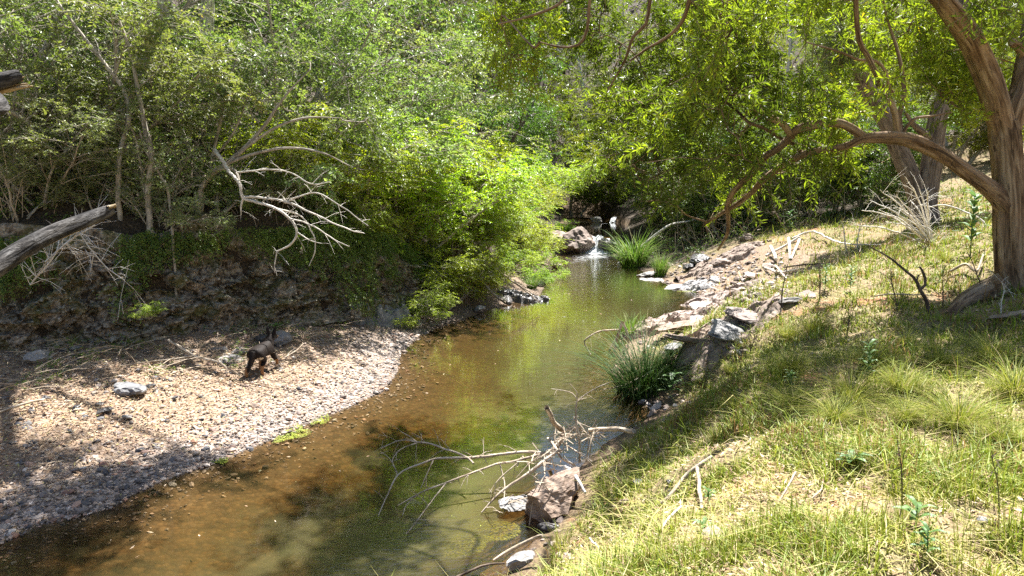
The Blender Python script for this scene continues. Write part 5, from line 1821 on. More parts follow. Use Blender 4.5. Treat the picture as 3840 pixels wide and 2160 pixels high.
deadwood('fallen_stick', [pt([(770, 255, .25, 1.6), (776, 263, .1, 1.6)]), pt([(766, 258, .05, 1.2), (785, 251, .15, 1.2), (799, 247, .3, 1.4)]), pt([(788, 248, .3, 1.4), (790, 260, .0, 1.2)]), pt([(791, 260, .0, 1.0), (799, 248, .25, 1.2)])], 'dead_white', 'bleached antler shaped driftwood on the grass edge', 'driftwood', fine=16, fl=.4, seed=28, sides=10)
deadwood('fallen_stick', [pt([(765, 270, .05, 1.0), (780, 275, .05, 1.3), (800, 272, .05, .8)]), pt([(775, 268, .05, .9), (786, 283, .05, .7)])], 'dead_white', 'pale sticks scattered where rubble meets grass', 'stick', fine=20, fl=.5, seed=29)
deadwood('fallen_stick', [pt([(783, 270, .05, .8), (800, 269, .08, .9), (822, 267, .05, .6)])], 'dead_dark', 'thin red brown stick lying across sunny grass', 'stick', seed=30)
deadwood('fallen_stick', [pt([(874, 300, .04, .8), (900, 300, .06, .8), (935, 300, .04, .5)])], 'dead_tan', 'long thin stick lying in grass left of the paperbark root', 'stick', seed=31)
deadwood('fallen_stick', [pt([(950, 276, .05, 1.2), (965, 272, .1, 1.3), (976, 278, .08, 1.2), (982, 266, .15, .9)])], 'dead_tan', 'curled surface root shaped stick beside the paperbark', 'stick', seed=32)
deadwood('fallen_stick', [pt([(792, 242, .1, 1.0), (812, 237, .15, 1.0), (840, 247, .1, .8), (880, 250, .1, .5)])], 'dead_white', 'pale stick along the shaded edge of the sunny grass', 'stick', fine=14, fl=.4, seed=33)
deadwood('fallen_branch', [pl([(640, 247, 31, .9), (668, 226, 31, 1.0), (690, 221, 31.5, .8), (700, 216, 32, .5)]), pl([(668, 226, 31, .7), (655, 236, 31, .5)])], 'dead_white', 'pale bare branch leaning out of the dark bushes over the bright sedge', 'branch', fine=10, fl=.6, seed=34)
deadwood('fallen_branch', [pl([(478, 275, 20.6, 1.2), (490, 290, 20.3, 1.2), (505, 303, 20, .6)]), pl([(500, 272, 21, 1.0), (515, 283, 20.8, .9), (540, 303, 20.4, .4)]), pl([(485, 262, 21, 1.0), (505, 276, 20.8, .9), (538, 298, 20.4, .4)]), pl([(470, 285, 20, .8), (460, 300, 19.8, .6), (440, 318, 19.4, .4)])], 'dead_tan', 'dry brushwood hanging over the left point', 'branch', fine=90, fl=.6, seed=35)
deadwood('fallen_branch', [pl([(168, 340, 12.6, 1.2), (195, 356, 12.4, 1.3), (220, 364, 12.2, 1.1), (240, 376, 12.1, .7)]), pl([(195, 356, 12.4, .8), (150, 362, 12.2, .7), (120, 366, 12, .4)])], 'dead_tan', 'thin broken branch leaning on the foot of the cliff', 'branch', fine=24, fl=.4, seed=36)
deadwood('fallen_branch', [pl([(284, 358, 12.5, .6), (297, 350, 12.8, .7), (303, 344, 13.0, .5)])], 'dead_tan', 'short stick leaning against rocks right of the dog', 'stick', fine=3, seed=37)
deadwood('fallen_branch', [pt([(0, 418, .05, 1.2), (22, 411, .06, 1.4), (46, 404, .05, 1.0)])], 'dead_tan', 'straight dead stick on the leaf litter at the left edge', 'stick', seed=38)
deadwood('hanging_twigs', [pl([(45, 262, 9.5, .7), (70, 240, 9.8, .8), (95, 225, 10, .6)]), pl([(30, 285, 9.5, .7), (55, 255, 9.6, .6), (60, 238, 9.8, .4)]), pl([(80, 232, 9.8, .6), (100, 262, 9.8, .6), (125, 280, 9.8, .4)])], 'dead_white', 'tangle of bleached twigs below the broken dark limb', 'branch', fine=70, fl=.5, seed=39)
deadwood('dead_sapling', [pt([(931, 318, -.05, 2.2)], 0) + pl([(927, 301, float(tp(931, 318)[1]), 1.9), (920, 288, float(tp(931, 318)[1]), 1.8), (914, 277, float(tp(931, 318)[1]), 1.4), (892, 260, float(tp(931, 318)[1]), 1.0), (868, 245, float(tp(931, 318)[1]), .5)]),
                          pl([(920, 288, float(tp(931, 318)[1]), 1.5), (926, 284, float(tp(931, 318)[1]), 1.4), (924, 272, float(tp(931, 318)[1]), 1.3), (920, 266, float(tp(931, 318)[1]), .9)]),
                          pl([(917, 282, float(tp(931, 318)[1]), 1.0), (919, 274, float(tp(931, 318)[1]), .6)])], 'dead_dark', 'dark bare sapling with a hooked fork in front of the paperbark root', 'sapling', fine=8, fl=.2, seed=40)
for i, (px, py, top, lean, lb) in enumerate([
    (781, 308, 265, 6, 'thin dark bare sapling at the right end of the grey rock ridge'),
    (897, 310, 270, -6, 'spindly bare sapling left of the hooked dark sapling'),
    (943, 315, 265, 2, 'straight thin bare sapling right of the hooked dark sapling'),
    (1001, 314, 283, 0, 'pale stick standing upright by the foot of the paperbark'),
    (857, 250, 221, 4, 'pale bare twiggy sapling at the edge of the shaded grass, right one'),
    (847, 252, 222, -5, 'pale bare twiggy sapling at the edge of the shaded grass, left one'),
    (846, 338, 315, 4, 'crooked dark twig standing in the shaded tussocks'),
    (749, 355, 335, 8, 'crooked dark twig on the shaded grass near the grey ridge'),
    (903, 505, 440, -6, 'thin dark weed stalk in the front grass, middle'),
    (1000, 515, 455, -8, 'thin dark weed stalk in the front grass at the right edge'),
    (820, 300, 262, 0, 'thin twiggy sapling in the sunny grass above the pinkish rock'),
    (985, 300, 252, -18, 'slanting thin stick in front of the paperbark'),
]):
    Y = float(tp(px, py)[1])
    r = 0.7 if py < 400 else 0.9
    k = np.random.default_rng(60 + i)
    rows = [(px, py + 1, Y, r), (px + lean * .3 + k.normal(0, .8), py + (top - py) * .4, Y, r * .8), (px + lean * .7 + k.normal(0, 1.2), py + (top - py) * .75, Y, r * .6), (px + lean, top, Y, .3)]
    deadwood('dry_stalk', [pl(rows)], 'dead_white' if 'pale' in lb else 'dead_dark', lb, 'dry stalk', fine=22 if 'twig' in lb or 'spind' in lb else 6, fl=.25 if py < 400 else .08, seed=60 + i)


# ================================================================== GRASS AND SMALL PLANTS
def blades(mb, P, az, hgt, wid, bend, rnd, seg=2):
    """tapering blades bent over towards az"""
    k = len(P)
    dirx = np.stack([np.cos(az), np.sin(az), np.zeros(k)], -1)
    side = np.stack([-np.sin(az), np.cos(az), np.zeros(k)], -1)
    ring = []
    for s in range(seg + 1):
        t = s / seg
        c = P + dirx * (bend * hgt * t ** 1.8)[:, None] + np.array([0, 0, 1.0]) * (hgt * (t - 0.42 * np.minimum(bend, 1.6) * t ** 2.6))[:, None]
        w = (wid * (1 - t ** 1.5) * 0.5)[:, None]
        if s < seg:
            ring += [c - side * w, c + side * w]
        else:
            ring += [c]
    V = np.stack(ring, 1)
    nv = V.shape[1]
    quads = [(2 * s, 2 * s + 1, 2 * s + 3, 2 * s + 2) for s in range(seg - 1)]
    off = np.arange(k)[:, None, None] * nv
    n0 = mb.n
    if quads:
        mb.V.append(V.reshape(-1, 3))
        Fq = (off + np.array(quads)[None]).reshape(-1, 4) + n0
        mb.F.append(Fq)
        mb.A.append(np.repeat(rnd, len(quads)))
        mb.M.append(np.zeros(len(Fq), int))
        Ft = (off + np.array([(2 * seg - 2, 2 * seg - 1, 2 * seg)])[None]).reshape(-1, 3) + n0
        mb.F.append(Ft)
        mb.A.append(rnd)
        mb.M.append(np.zeros(len(Ft), int))
        mb.n += k * nv


def grass():
    rg = np.random.default_rng(101)
    n = 430000
    r = np.exp(rg.uniform(math.log(2.3), math.log(34), n))
    th = np.radians(rg.uniform(-22, 46, n))
    x, y = np.sin(th) * r, np.cos(th) * r
    z, w = zones(x, y)
    P = np.stack([x, y, z], -1)
    g1 = fbm(P * np.array([0.9, .9, 0]), 3, 71)
    g2 = fbm(P * np.array([3.1, 3.1, 0]), 3, 72)
    dn = np.clip(0.72 + 0.5 * g1 + 0.7 * g2, 0.10, 1) * w['grass'] * sm((w['dr'] - 0.2) / 0.6)
    k = (rg.random(n) < dn) & (z > 0.2) & (y < 30) & ~((y > 25.5 - .1 * x) & (x < 9))
    P, r, g1, g2 = P[k], r[k], g1[k], g2[k]
    m = len(P)
    h = np.clip(np.exp(rg.normal(-2.7, 0.6, m)) * (1 + 0.6 * g2), 0.02, 0.34) * (0.85 + 0.02 * r)
    rb = np.clip(0.54 + 0.28 * g1 + 0.25 * g2 + rg.normal(0, 0.25, m), 0, 1)
    # thatch: straw lying flat
    bend = np.where(rb < 0.3, rg.uniform(1.2, 2.6, m), rg.uniform(0.1, 1.2, m))
    mb = MB()
    blades(mb, P, rg.random(m) * 6.283, h, (0.0035 + 0.0009 * r) * rg.uniform(0.7, 1.4, m), bend, rb)
    o = mb.build('grass', M['grass'])
    tag(o, 'short green and straw coloured grass on the right bank', 'grass', kind='stuff')
    # dead leaves in the grass and on the beach
    n = 80000
    r = np.exp(rg.uniform(math.log(2.3), math.log(26), n))
    th = np.radians(rg.uniform(-46, 46, n))
    x, y = np.sin(th) * r, np.cos(th) * r
    z, w = zones(x, y)
    q = np.stack([x, y, z], -1)
    cl = fbm(q * np.array([1.6, 1.6, 0]), 3, 74)
    pb = np.clip(0.95 * np.clip(w['dl'] * 0.6 - 0.1, 0, 1) + 0.25 * cl, 0.05, 1) * (w['beach'] > 0)
    pg = np.clip(0.55 + 0.6 * cl, 0.1, 1) * w['grass'] * (w['dr'] > 0.5)
    ph = 0.55 * w['inh'] * (w['dc'] > 0.5)
    k = rg.random(n) < np.maximum(np.maximum(pb, pg), ph)
    n = 60000
    r2 = np.exp(rg.uniform(math.log(6.5), math.log(19), n))
    th = np.radians(rg.uniform(-44, -3, n))
    x, y = np.sin(th) * r2, np.cos(th) * r2
    z, w = zones(x, y)
    k2 = rg.random(n) < np.clip(0.42 * w['dl'] - 0.1, 0.03, 1) * (w['beach'] > 0.1)
    P, r = np.vstack([q[k], np.stack([x, y, z], -1)[k2]]), np.concatenate([r[k], r2[k2]])
    nf = 420
    fp = np.stack([rg.uniform(-6, 6, nf), np.exp(rg.uniform(math.log(6.5), math.log(30), nf)), np.zeros(nf)], -1)
    fz, fw = zones(fp[:, 0], fp[:, 1])
    fp = fp[fw['inw'] & (rg.random(nf) < 0.4 + 0.6 * np.exp(-fw['dl']))]
    P, r = np.vstack([P, fp]), np.concatenate([r, fp[:, 1]])
    m = len(P)
    P[:, 2] += rg.uniform(0.004, 0.03, m) * (np.arange(m) < m - len(fp)) + 0.004 + 0.012 * (P[:, 0] < -1) * (np.arange(m) < m - len(fp))
    az = rg.random(m) * 6.283
    d = np.stack([np.cos(az), np.sin(az), rg.normal(0, 0.2, m) * (np.arange(m) < m - len(fp))], -1)
    nmv = nrm(np.stack([rg.normal(0, .35, m), rg.normal(0, .35, m), np.ones(m)], -1))
    mb = MB()
    sz = 0.7 + 0.035 * r
    leafquads(mb, P, d, nmv, rg.uniform(0.035, 0.085, m) * sz, rg.uniform(0.010, 0.022, m) * sz, rg.random(m), bend=-0.12)
    o = mb.build('leaf_litter', M['litter'])
    tag(o, 'dry fallen leaves on beach and bank', 'leaf litter', kind='stuff')


grass()


def make_tussock(name, seed, n, h, wid, mat, spread=0.12, bend=(0.5, 1.5), seg=7):
    rg = np.random.default_rng(seed)
    az0 = rg.random(n) * 6.283
    rad = spread * np.sqrt(rg.random(n))
    P = np.stack([np.cos(az0) * rad, np.sin(az0) * rad, np.full(n, -0.04)], -1)
    az = az0 + rg.normal(0, 0.5, n)
    hh = h * np.clip(rg.normal(0.75, 0.28, n), 0.2, 1.35)
    rnd = np.clip(rg.normal(0.45, 0.25, n) + (rg.random(n) < 0.12) * 0.5, 0, 1)
    mb = MB()
    blades(mb, P, az, hh, wid * rg.uniform(0.6, 1.2, n), rg.uniform(bend[0], bend[1], n) * (0.5 + 0.7 * rad / spread), rnd, seg)
    return mb.build(name, M[mat])


TUS = {}


def tussock(key, px, py, sc, label, group, name='grass_tussock', cat='grass clump'):
    p = tp(px, py)
    o, used = TUS[key]
    if used:
        o = o.copy()
        COL.objects.link(o)
    TUS[key][1] = True
    o.location = [float(v) for v in p]
    o.rotation_euler = (random.uniform(-.08, .08), random.uniform(-.08, .08), random.uniform(0, 6.28))
    if key in ('t0', 't1', 't2'):
        sc = (sc * 0.62, sc * 0.62, sc * 0.66)
    s = sc if not np.isscalar(sc) else (sc, sc, sc)
    o.scale = s
    o.name = name
    return tag(o, label, cat, group)


TUS['t0'] = [make_tussock('grass_tussock', 1, 620, 0.80, 0.0095, 'tussock', 0.16), False]
TUS['t1'] = [make_tussock('grass_tussock', 2, 560, 1.00, 0.0105, 'tussock', 0.14, (0.6, 1.8)), False]
TUS['t2'] = [make_tussock('grass_tussock', 3, 260, 0.42, 0.007, 'tussock', 0.10), False]
TUS['e0'] = [make_tussock('sedge_clump', 4, 420, 1.05, 0.022, 'sedge', 0.30, (0.4, 1.3)), False]
TUS['e1'] = [make_tussock('sedge_clump', 5, 700, 0.95, 0.011, 'sedge_shaded', 0.30, (0.6, 1.7)), False]
TUS['f0'] = [make_tussock('wispy_grass', 6, 60, 0.55, 0.0045, 'tussock', 0.13, (0.05, 0.5), 4), False]
TUS['f1'] = [make_tussock('wispy_grass', 7, 120, 0.30, 0.006, 'grass', 0.10, (0.1, 0.8), 4), False]
GT, GS, GW = 'golden tussocks on the right bank', 'green sedge clumps at the water edge', 'wispy grass clumps in the front grass'
for row in [
    ('t1', 958, 432, 0.80, 'largest golden tussock, at right with long arching blades', GT),
    ('t0', 795, 412, 0.72, 'golden green tussock with a dark base above the bare soil', GT),
    ('t1', 850, 405, 0.78, 'wide arching tussock between the two large golden tussocks', GT),
    ('t0', 900, 395, 0.75, 'arching tussock half in shade above the largest golden tussock', GT),
    ('t1', 1015, 400, 0.85, 'golden tussock cut by the right edge of the picture', GT),
    ('t2', 716, 442, 0.75, 'small isolated tussock with a dark heart right of the driftwood log', GT),
    ('t0', 790, 375, 0.75, 'shaded green tussock above the golden green one', GT),
    ('t1', 870, 370, 0.75, 'shaded tussock in the middle of the tree shadow', GT),
    ('t0', 940, 372, 0.8, 'shaded tussock below the paperbark root', GT),
    ('t1', 990, 365, 0.8, 'shaded tussock under the paperbark at the right', GT),
    ('t0', 815, 335, 0.9, 'round tussock at the sunny edge of the tree shadow', GT),
    ('t0', 788, 340, 0.75, 'brownish tussock left of the round one at the shadow edge', GT),
    ('t2', 735, 320, 1.0, 'dull tussock on the far side of the grey rock ridge', GT),
    ('t1', 835, 425, 0.6, 'small arching tussock in the sun in front of the wide one', GT),
    ('t0', 1000, 445, 0.55, 'small golden tussock right of the largest one', GT),
    ('t2', 735, 408, 0.9, 'greenish tussock on the slope above the small isolated one', GT),
    ('t1', 905, 425, 0.55, 'loose golden tussock left of the largest one', GT),
    ('t2', 945, 262, 1.5, 'yellow tussock in far sunny grass right of the fan of dead sticks', GT),
    ('t2', 905, 345, 1.1, 'dark green tussock beside the hooked sapling', GT),
    ('t0', 730, 375, 0.6, 'grassy tuft on the dark slope above the sedge', GT),
]:
    tussock(*row)
for row in [
    ('e0', 634, 266, (1.8, 1.8, 1.75), 'bright green sedge clump below the waterfall on the right shore', GS),
    ('e0', 660, 276, (0.7, 0.7, 1.15), 'narrow bright sedge clump right of the larger one below the waterfall', GS),
    ('e1', 645, 390, (1.55, 1.55, 1.45), 'large dark green sedge clump drooping to the water on the right shore', GS),
    ('e0', 630, 340, (0.62, 0.62, 0.78), 'green sedge growing on a dead stump behind the large dark sedge', GS),
    ('e1', 670, 372, (0.8, 0.8, 0.7), 'dark sedge merging into the right side of the large dark sedge', GS),
    ('e0', 532, 288, (0.5, 0.5, 0.55), 'small sedge on the rocky left point', GS),
]:
    tussock(*row, name='sedge_clump', cat='sedge')
wp = [(735, 560, 'f0', 'tall wispy reddish grass near the bottom right of centre'), (770, 548, 'f0', 'wispy grass right of the reddish clump'), (830, 560, 'f0', 'leaning wispy green stalks at the bottom'),
      (880, 545, 'f0', 'wispy stalks below the bare soil on the right'), (905, 520, 'f0', 'wispy stalks around the thin dark weed'), (965, 500, 'f0', 'green wispy grass at the right below the golden tussocks'),
      (1010, 540, 'f0', 'wispy grass in the lower right corner'), (670, 560, 'f1', 'low grass clump at the bottom left of the bank'), (700, 575, 'f0', 'wispy reddish stalks cut by the bottom edge'),
      (560, 548, 'f1', 'fresh green grass clump on the bank below the block boulder'), (605, 490, 'f1', 'fresh green clump right of the block boulder'), (630, 450, 'f1', 'green clump near the sawn end of the driftwood log'),
      (640, 470, 'f0', 'thin green stalks right of the block boulder'), (960, 560, 'f0', 'wispy stalks near the bottom right'), (600, 470, 'f0', 'thin stalks behind the right side of the block boulder')]
for px, py, k, lb in wp:
    tussock(k, px, py, random.uniform(0.75, 1.05) * (0.8 if k == 'f0' else 1), lb, GW, name='wispy_grass', cat='grass clump')


def weed(px, py, sc, label, nleaf=9, seed=0, tall=0.0, leaf=0.10):
    rg = np.random.default_rng(seed)
    root = empty('broadleaf_weed', tp(px, py), label, 'weed', 'broad leaved weeds', rg.random() * 6, sc * 0.72)
    mb = MB()
    az = np.arange(nleaf) * 2.4 + rg.normal(0, .2, nleaf)
    hh = tall * np.linspace(0.2, 1, nleaf) + 0.02
    for i in range(nleaf):
        d0 = np.array([math.cos(az[i]), math.sin(az[i]), 0.45])
        L = leaf * rg.uniform(0.7, 1.2)
        S = spline(np.array([[0, 0, hh[i]], d0 * L * .5 + [0, 0, hh[i] + .01], d0 * L * [1, 1, .6] + [0, 0, hh[i]]]), n=4)
        T_ = nrm(np.gradient(S, axis=0))
        sd = nrm(np.cross(T_, [0, 0, 1.0]))
        wv = np.sin(np.linspace(0.12, 1, len(S)) * np.pi) ** 0.8 * L * 0.17
        V = np.stack([S - sd * wv[:, None], S + [0, 0, -.004], S + sd * wv[:, None]], 1)
        idx = np.arange(len(S) * 3).reshape(-1, 3)
        F = np.concatenate([np.stack([idx[:-1, c], idx[:-1, c + 1], idx[1:, c + 1], idx[1:, c]], -1) for c in (0, 1)])
        mb.add(V.reshape(-1, 3), F, rg.random())
    mb.build('leaves', M['weed'], root)
    sb = MB()
    tube(sb, np.array([[0, 0, -.05], [0.004, 0, (tall + .04) * .5], [0, .004, tall + .03]]), [.005, .004, .003], 6)
    sb.build('stem', M['weed'], root)


for a in [(850, 468, 1.4, 'bluish green rosette weed above the bare soil', 10, 1, .05, .12), (916, 528, 1.2, 'broad leaved weed with pointed leaves in the lower right grass', 9, 2, .12, .13), (926, 560, 1.0, 'leafy tall weed near the bottom of the lower right grass', 12, 3, .2, .10),
          (704, 530, 1.0, 'small rosette weed beside the red brown clay lump', 8, 4, .03, .10), (708, 505, 1.1, 'dark leafy weed under the fork of the grey stick', 14, 5, .12, .08), (671, 398, 1.6, 'pale green long leaved plant at the water edge by the dark sedge', 10, 6, .3, .2),
          (867, 385, 1.5, 'small dark leaved shrublet among the tussocks', 26, 7, .35, .09), (825, 290, 1.6, 'low leafy weed in sunny grass, left one', 18, 8, .35, .10), (850, 292, 1.6, 'low leafy weed in sunny grass, right one', 18, 9, .35, .10),
          (827, 222, 3, 'pale leaved plant at the shaded forest edge', 12, 10, .25, .13), (790, 230, 3, 'leafy plant at the dark forest edge left of the shaded grass', 14, 11, .3, .14), (970, 255, 3, 'blue green leafy plant left of the paperbark trunk', 30, 12, .5, .13),
          (276, 333, 1.6, 'small bright leafed plant growing on the rock behind the dog', 12, 13, .12, .14), (790, 390, 1.3, 'tiny leafy plant in the tree shadow', 16, 14, .18, .08), (1003, 300, 1.2, 'small pale plant at the foot of the paperbark', 10, 15, .12, .08),
          (935, 480, .8, 'small weed right of the bluish rosette', 9, 16, .05, .1)]:
    weed(*a)

# shrubs and saplings hanging over the rim of the cliff
for q, (u, k_, s_, lb) in enumerate([(0.06, 's1', .30, 'leafy shrublet drooping over the cliff rim at the far left'), (0.17, 's0', .34, 'grey green shrublet on the rim below the broken dark limb'), (0.27, 's1', .26, 'small shrublet on the rim right of the broken dark limb'),
                                     (0.36, 's0', .30, 'shrublet on the rim left of the arching shrub base'), (0.45, 'd1', .30, 'dark leaved shrublet on the rim under the arching shrub'), (0.54, 's1', .28, 'shrublet on the rim behind the dead white branch'),
                                     (0.62, 'd1', .32, 'dark shrublet on the rim right of the dead white branch'), (0.71, 'b1', .42, 'green shrublet spilling over the right part of the cliff'), (0.80, 'b0', .42, 'green shrublet spilling down to the cliff foot'), (0.90, 'b1', .45, 'bright shrublet covering the right end of the cliff')]):
    ii = int(u * (len(CLIFF_C) - 1))
    pos = CLIFF_C[ii] + CLIFF_N[ii] * (0.55 + 0.25 * (q % 3))
    px_ = 512 + FPX * pos[0] / (pos[1] * math.cos(PITCH))
    plant(k_, px_, float(pos[1]), s_, lb, 'shrublets on the cliff rim', None, (0.25, 0.25), cat='shrub')

# fresh sprigs on the cliff
for px, py, Y, s, lb in [(140, 314, 12.75, 0.12, 'bright green sprig growing from the cliff face')]:
    plant('b1', px, Y, s, lb, 'sprigs on and under the cliff', z=float(dp(px, py, Y)[2]) - 0.05, cat='plant')


def algae(px, py, z, rx, ry, label, seed, n=500):
    rg = np.random.default_rng(seed)
    z = -0.010 if n > 3000 else z
    c = gp(px, py, z)
    a = rg.random(n) * 6.283
    rr = np.sqrt(rg.random(n)) * (1 + 0.3 * np.sin(3 * a + seed))
    P = c + np.stack([np.cos(a) * rr * rx, np.sin(a) * rr * ry, rg.uniform(0.001, 0.008, n)], -1)
    d = np.stack([np.cos(a * 5), np.sin(a * 7), rg.normal(0, .15, n)], -1)
    mb = MB()
    nn = nrm(np.stack([rg.normal(0, .08, n), rg.normal(0, .08, n), np.ones(n)], -1))
    d[:, 2] *= 0.15
    leafquads(mb, P, d, nn, rg.uniform(.018, .045, n), rg.uniform(.007, .016, n), rg.random(n), bend=0)
    o = mb.build('algae', M['algae'])
    tag(o, label, 'algae', kind='stuff')


algae(472, 533, 0, .38, .42, 'yellow green algae mat in the shallow water by the boulder', 1, 3800)
algae(292, 433, 0, .20, .36, 'bright green algae along the pebble edge', 2, 900)
algae(322, 418, 0, .12, .35, 'green algae along the far pebble edge', 3, 420)
algae(221, 461, 0, .10, .10, 'small patch of algae at the pebble edge', 4, 260)
algae(697, 291.5, 0.0, .5, .25, 'yellow algae at the rim of the bay', 5, 700)


# ================================================================== DOG
def mat_fur(name, c):
    k = NT(name)
    n = k.noise(k.mapping(k.obj(), (1, 1, 1)), 60, 4, 0.6)
    col = k.mix(k.ramp(n, [(0.35, 0.0), (0.7, 1.0)]), tuple(v * 0.6 for v in c), tuple(min(1, v * 1.5) for v in c))
    return k.done(k.bsdf(col, 0.65, k.bump(n, 0.6, 0.012), 0.15))


M['fur_dark'] = mat_fur('dark_brown_fur', (0.012, 0.007, 0.005))
M['fur_tan'] = mat_fur('tan_fur', (0.30, 0.15, 0.065))
M['fur_cream'] = mat_fur('cream_fur', (0.48, 0.40, 0.30))
M['eye'] = mat_rnd('dark_eye', [(0, (0.01, 0.008, 0.006)), (1, (0.02, 0.015, 0.01))], 0.15, 0.6)


def dog():
    nodes = [  # x forward, y left, z up, radius x/y, parent
        (-0.20, 0, 0.42, 0.120, -1),      # 0 pelvis (root)
        (0.0, 0, 0.42, 0.120, 0),         # 1 loin
        (0.17, 0, 0.405, 0.140, 1),       # 2 chest
        (0.26, 0, 0.45, 0.120, 2),        # 3 shoulders
        (0.32, 0, 0.525, 0.095, 3),       # 4 neck
        (0.38, -0.015, 0.60, 0.082, 4),   # 5 skull
        (0.465, -0.04, 0.575, 0.048, 5),  # 6 muzzle
        (0.53, -0.055, 0.56, 0.030, 6),   # 7 nose
        (-0.28, 0, 0.41, 0.075, 0),       # 8 rump
        (-0.36, 0, 0.33, 0.036, 8),       # 9 tail
        (-0.40, 0.01, 0.22, 0.040, 9),
        (-0.46, 0.01, 0.14, 0.016, 10),
        (-0.20, 0.08, 0.36, 0.088, 0),    # 12 left thigh
        (-0.17, 0.095, 0.26, 0.062, 12),
        (-0.33, 0.10, 0.155, 0.032, 13),
        (-0.35, 0.10, 0.05, 0.026, 14),
        (-0.31, 0.10, 0.024, 0.028, 15),
        (-0.18, -0.08, 0.36, 0.088, 0),   # 17 right thigh
        (-0.06, -0.095, 0.27, 0.060, 17),
        (-0.18, -0.095, 0.15, 0.032, 18),
        (-0.16, -0.095, 0.05, 0.026, 19),
        (-0.12, -0.095, 0.024, 0.028, 20),
        (0.22, 0.08, 0.35, 0.065, 2),     # 22 left front
        (0.17, 0.09, 0.24, 0.044, 22),
        (0.13, 0.09, 0.11, 0.030, 23),
        (0.12, 0.09, 0.024, 0.028, 24),
        (0.25, -0.08, 0.35, 0.065, 2),    # 26 right front, lifted forward
        (0.27, -0.095, 0.24, 0.044, 26),
        (0.37, -0.10, 0.17, 0.030, 27),
        (0.37, -0.10, 0.08, 0.026, 28),
    ]
    me = bpy.data.meshes.new('dog_cage')
    me.from_pydata([n[:3] for n in nodes], [(n[4], i) for i, n in enumerate(nodes) if n[4] >= 0], [])
    o = bpy.data.objects.new('dog_cage', me)
    COL.objects.link(o)
    md = o.modifiers.new('skin', 'SKIN')
    md.use_smooth_shade = True
    for i, n in enumerate(nodes):
        sv = me.skin_vertices[0].data[i]
        sv.radius = (n[3], n[3])
        sv.use_root = i == 0
    sd = o.modifiers.new('sub', 'SUBSURF')
    sd.levels = sd.render_levels = 2
    bpy.context.view_layer.update()
    dg = bpy.context.evaluated_depsgraph_get()
    body = bpy.data.meshes.new_from_object(o.evaluated_get(dg))
    bpy.data.objects.remove(o)
    body.name = 'body'
    for m in ('fur_dark', 'fur_tan', 'fur_cream'):
        body.materials.append(M[m])
    for p in body.polygons:
        x, y, z = p.center
        mi = 0
        if z < 0.19 and x > -0.38 and abs(y) > 0.05:
            mi = 1
        if x < -0.19 and 0.20 < z < 0.35 and abs(y) > 0.05 and p.normal.x < -0.25:
            mi = 2
        if x > 0.49 and z < 0.60:
            mi = 1
        p.material_index = mi
        p.use_smooth = True
    px, py = 262, 374
    b = tp(px, py)
    root = empty('dog', b, 'dark brown pointy eared dog trotting away over the pebbles, seen from behind', 'dog', None, math.atan2(1.0, 0.16), 1.0)
    bo = bpy.data.objects.new('body', body)
    COL.objects.link(bo)
    bo.parent = root
    for s in (-1, 1):
        mb = MB()
        c = np.array([0.365, s * 0.052 - 0.012, 0.655])
        V, F = [], []
        k = 10
        for lv, (h, rx, ry) in enumerate([(-.02, .022, .040), (.025, .018, .036), (.08, .012, .024), (.13, .003, .005)]):
            for q in range(k):
                an = q * 2 * math.pi / k
                V.append(c + [rx * math.cos(an) + 0.01 * lv, ry * math.sin(an) + s * 0.010 * lv, h])
        for lv in range(3):
            for q in range(k):
                F.append((lv * k + q, lv * k + (q + 1) % k, (lv + 1) * k + (q + 1) % k, (lv + 1) * k + q))
        mb.add(V, F)
        mb.build('ear', M['fur_dark'], root, smooth=True)
        mb = MB()
        Vv, Ff = rock_mesh(1, 2, 13, (1, 1, 1), 0.0)
        mb.add(nrm(Vv) * 0.011 + [0.435, s * 0.045 - 0.03, 0.618], Ff)
        mb.build('eye', M['eye'], root, smooth=True)


dog()


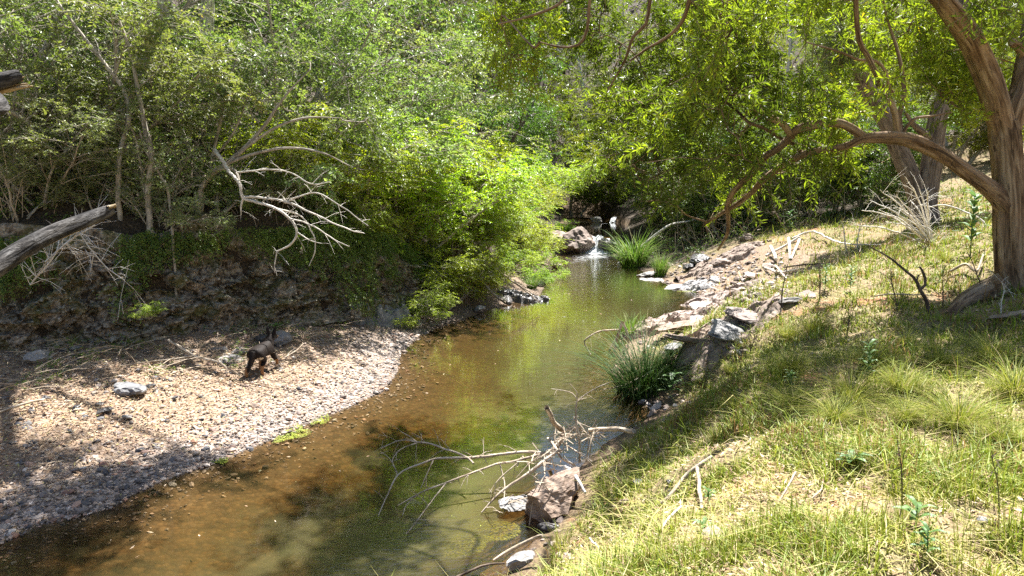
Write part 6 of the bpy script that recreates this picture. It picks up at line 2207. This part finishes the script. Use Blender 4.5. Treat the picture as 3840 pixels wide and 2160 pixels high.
# bare pale stems among the left shrubs
for q, (rows, lb) in enumerate([
    ([(12, 196, 1.6), (15, 160, 1.5), (12, 120, 1.3), (18, 70, 1.0), (26, 20, .7)], 'slender pale stem standing at the left edge, left one of a pair'),
    ([(23, 198, 1.8), (25, 165, 1.6), (22, 130, 1.4), (24, 90, 1.1), (18, 50, .7)], 'slender pale stem standing at the left edge, right one of a pair'),
    ([(118, 190, 2.6), (121, 150, 2.4), (129, 120, 2.3), (125, 93, 2.1), (113, 75, 1.9), (90, 45, 1.6), (62, 8, 1.2), (45, -20, .8)], 'crooked grey brown trunk leaning left through the upper left shrubs'),
    ([(148, 196, 3.0), (152, 160, 2.8), (146, 130, 2.5), (140, 100, 2.2), (132, 60, 1.7), (120, 20, 1.2)], 'thick grey brown trunk left of the arching shrub'),
    ([(170, 205, 1.2), (160, 175, 1.1), (146, 150, 1.0), (140, 130, .7)], 'thin stem leaning against the thick trunk left of the arching shrub'),
    ([(150, 22, 2.0), (155, 8, 2.0), (158, -20, 1.8)], 'short white stem at the top edge, right of the crooked trunk'),
]):
    Y = 13.9 if q != 5 else 19.0
    b_ = dp(rows[0][0], rows[0][1], Y)
    gz = hz(b_[0], b_[1])
    R0 = pl([(x, y, Y, r) for x, y, r in rows])
    if R0[0][2] > gz:
        R0 = [[R0[0][0], R0[0][1], gz - .1, R0[0][3]]] + R0
    deadwood('slender_tree', [R0], 'bark_gum' if q == 5 else 'bark_pale', lb, 'tree', fine=10, fl=.5, seed=80 + q, sides=9)

# ================================================================== LIGHT, SKY, CAMERA
def finish():
    az, el = math.atan2(0.22, 0.45), R(62)      # azimuth from +Y towards +X
    w = bpy.data.worlds.new('World')
    SC.world = w
    w.use_nodes = True
    nt = w.node_tree
    bg = nt.nodes['Background']
    sky = nt.nodes.new('ShaderNodeTexSky')
    sky.sky_type = 'NISHITA'
    sky.sun_disc = False
    sky.sun_elevation = el
    sky.sun_rotation = az
    nt.links.new(sky.outputs['Color'], bg.inputs['Color'])
    bg.inputs['Strength'].default_value = 0.055
    L = bpy.data.lights.new('sun', 'SUN')
    L.energy = 5.0
    L.angle = R(0.55)
    L.color = (1.0, 0.975, 0.935)
    so = bpy.data.objects.new('sun', L)
    COL.objects.link(so)
    d = Vector((math.sin(az) * math.cos(el), math.cos(az) * math.cos(el), math.sin(el)))
    so.rotation_euler = d.to_track_quat('Z', 'Y').to_euler()
    so.location = d * 60
    cam = bpy.data.cameras.new('camera')
    cam.lens = LENS
    cam.sensor_width = 36
    cam.clip_start = 0.05
    cam.clip_end = 600
    co = bpy.data.objects.new('camera', cam)
    COL.objects.link(co)
    co.location = (0, 0, CAMZ)
    co.rotation_euler = (math.pi / 2 - PITCH, 0, 0)
    SC.camera = co
    vs = SC.view_settings
    vs.view_transform = 'Standard'
    vs.look = 'None'
    vs.gamma = 1
    vs.exposure = 1.95
    cy = SC.cycles
    cy.max_bounces = 8
    cy.diffuse_bounces = 3
    cy.glossy_bounces = 3
    cy.transmission_bounces = 5
    cy.transparent_max_bounces = 8
    cy.caustics_reflective = False
    cy.caustics_refractive = False
    cy.sample_clamp_indirect = 4
    cy.use_denoising = False


finish()
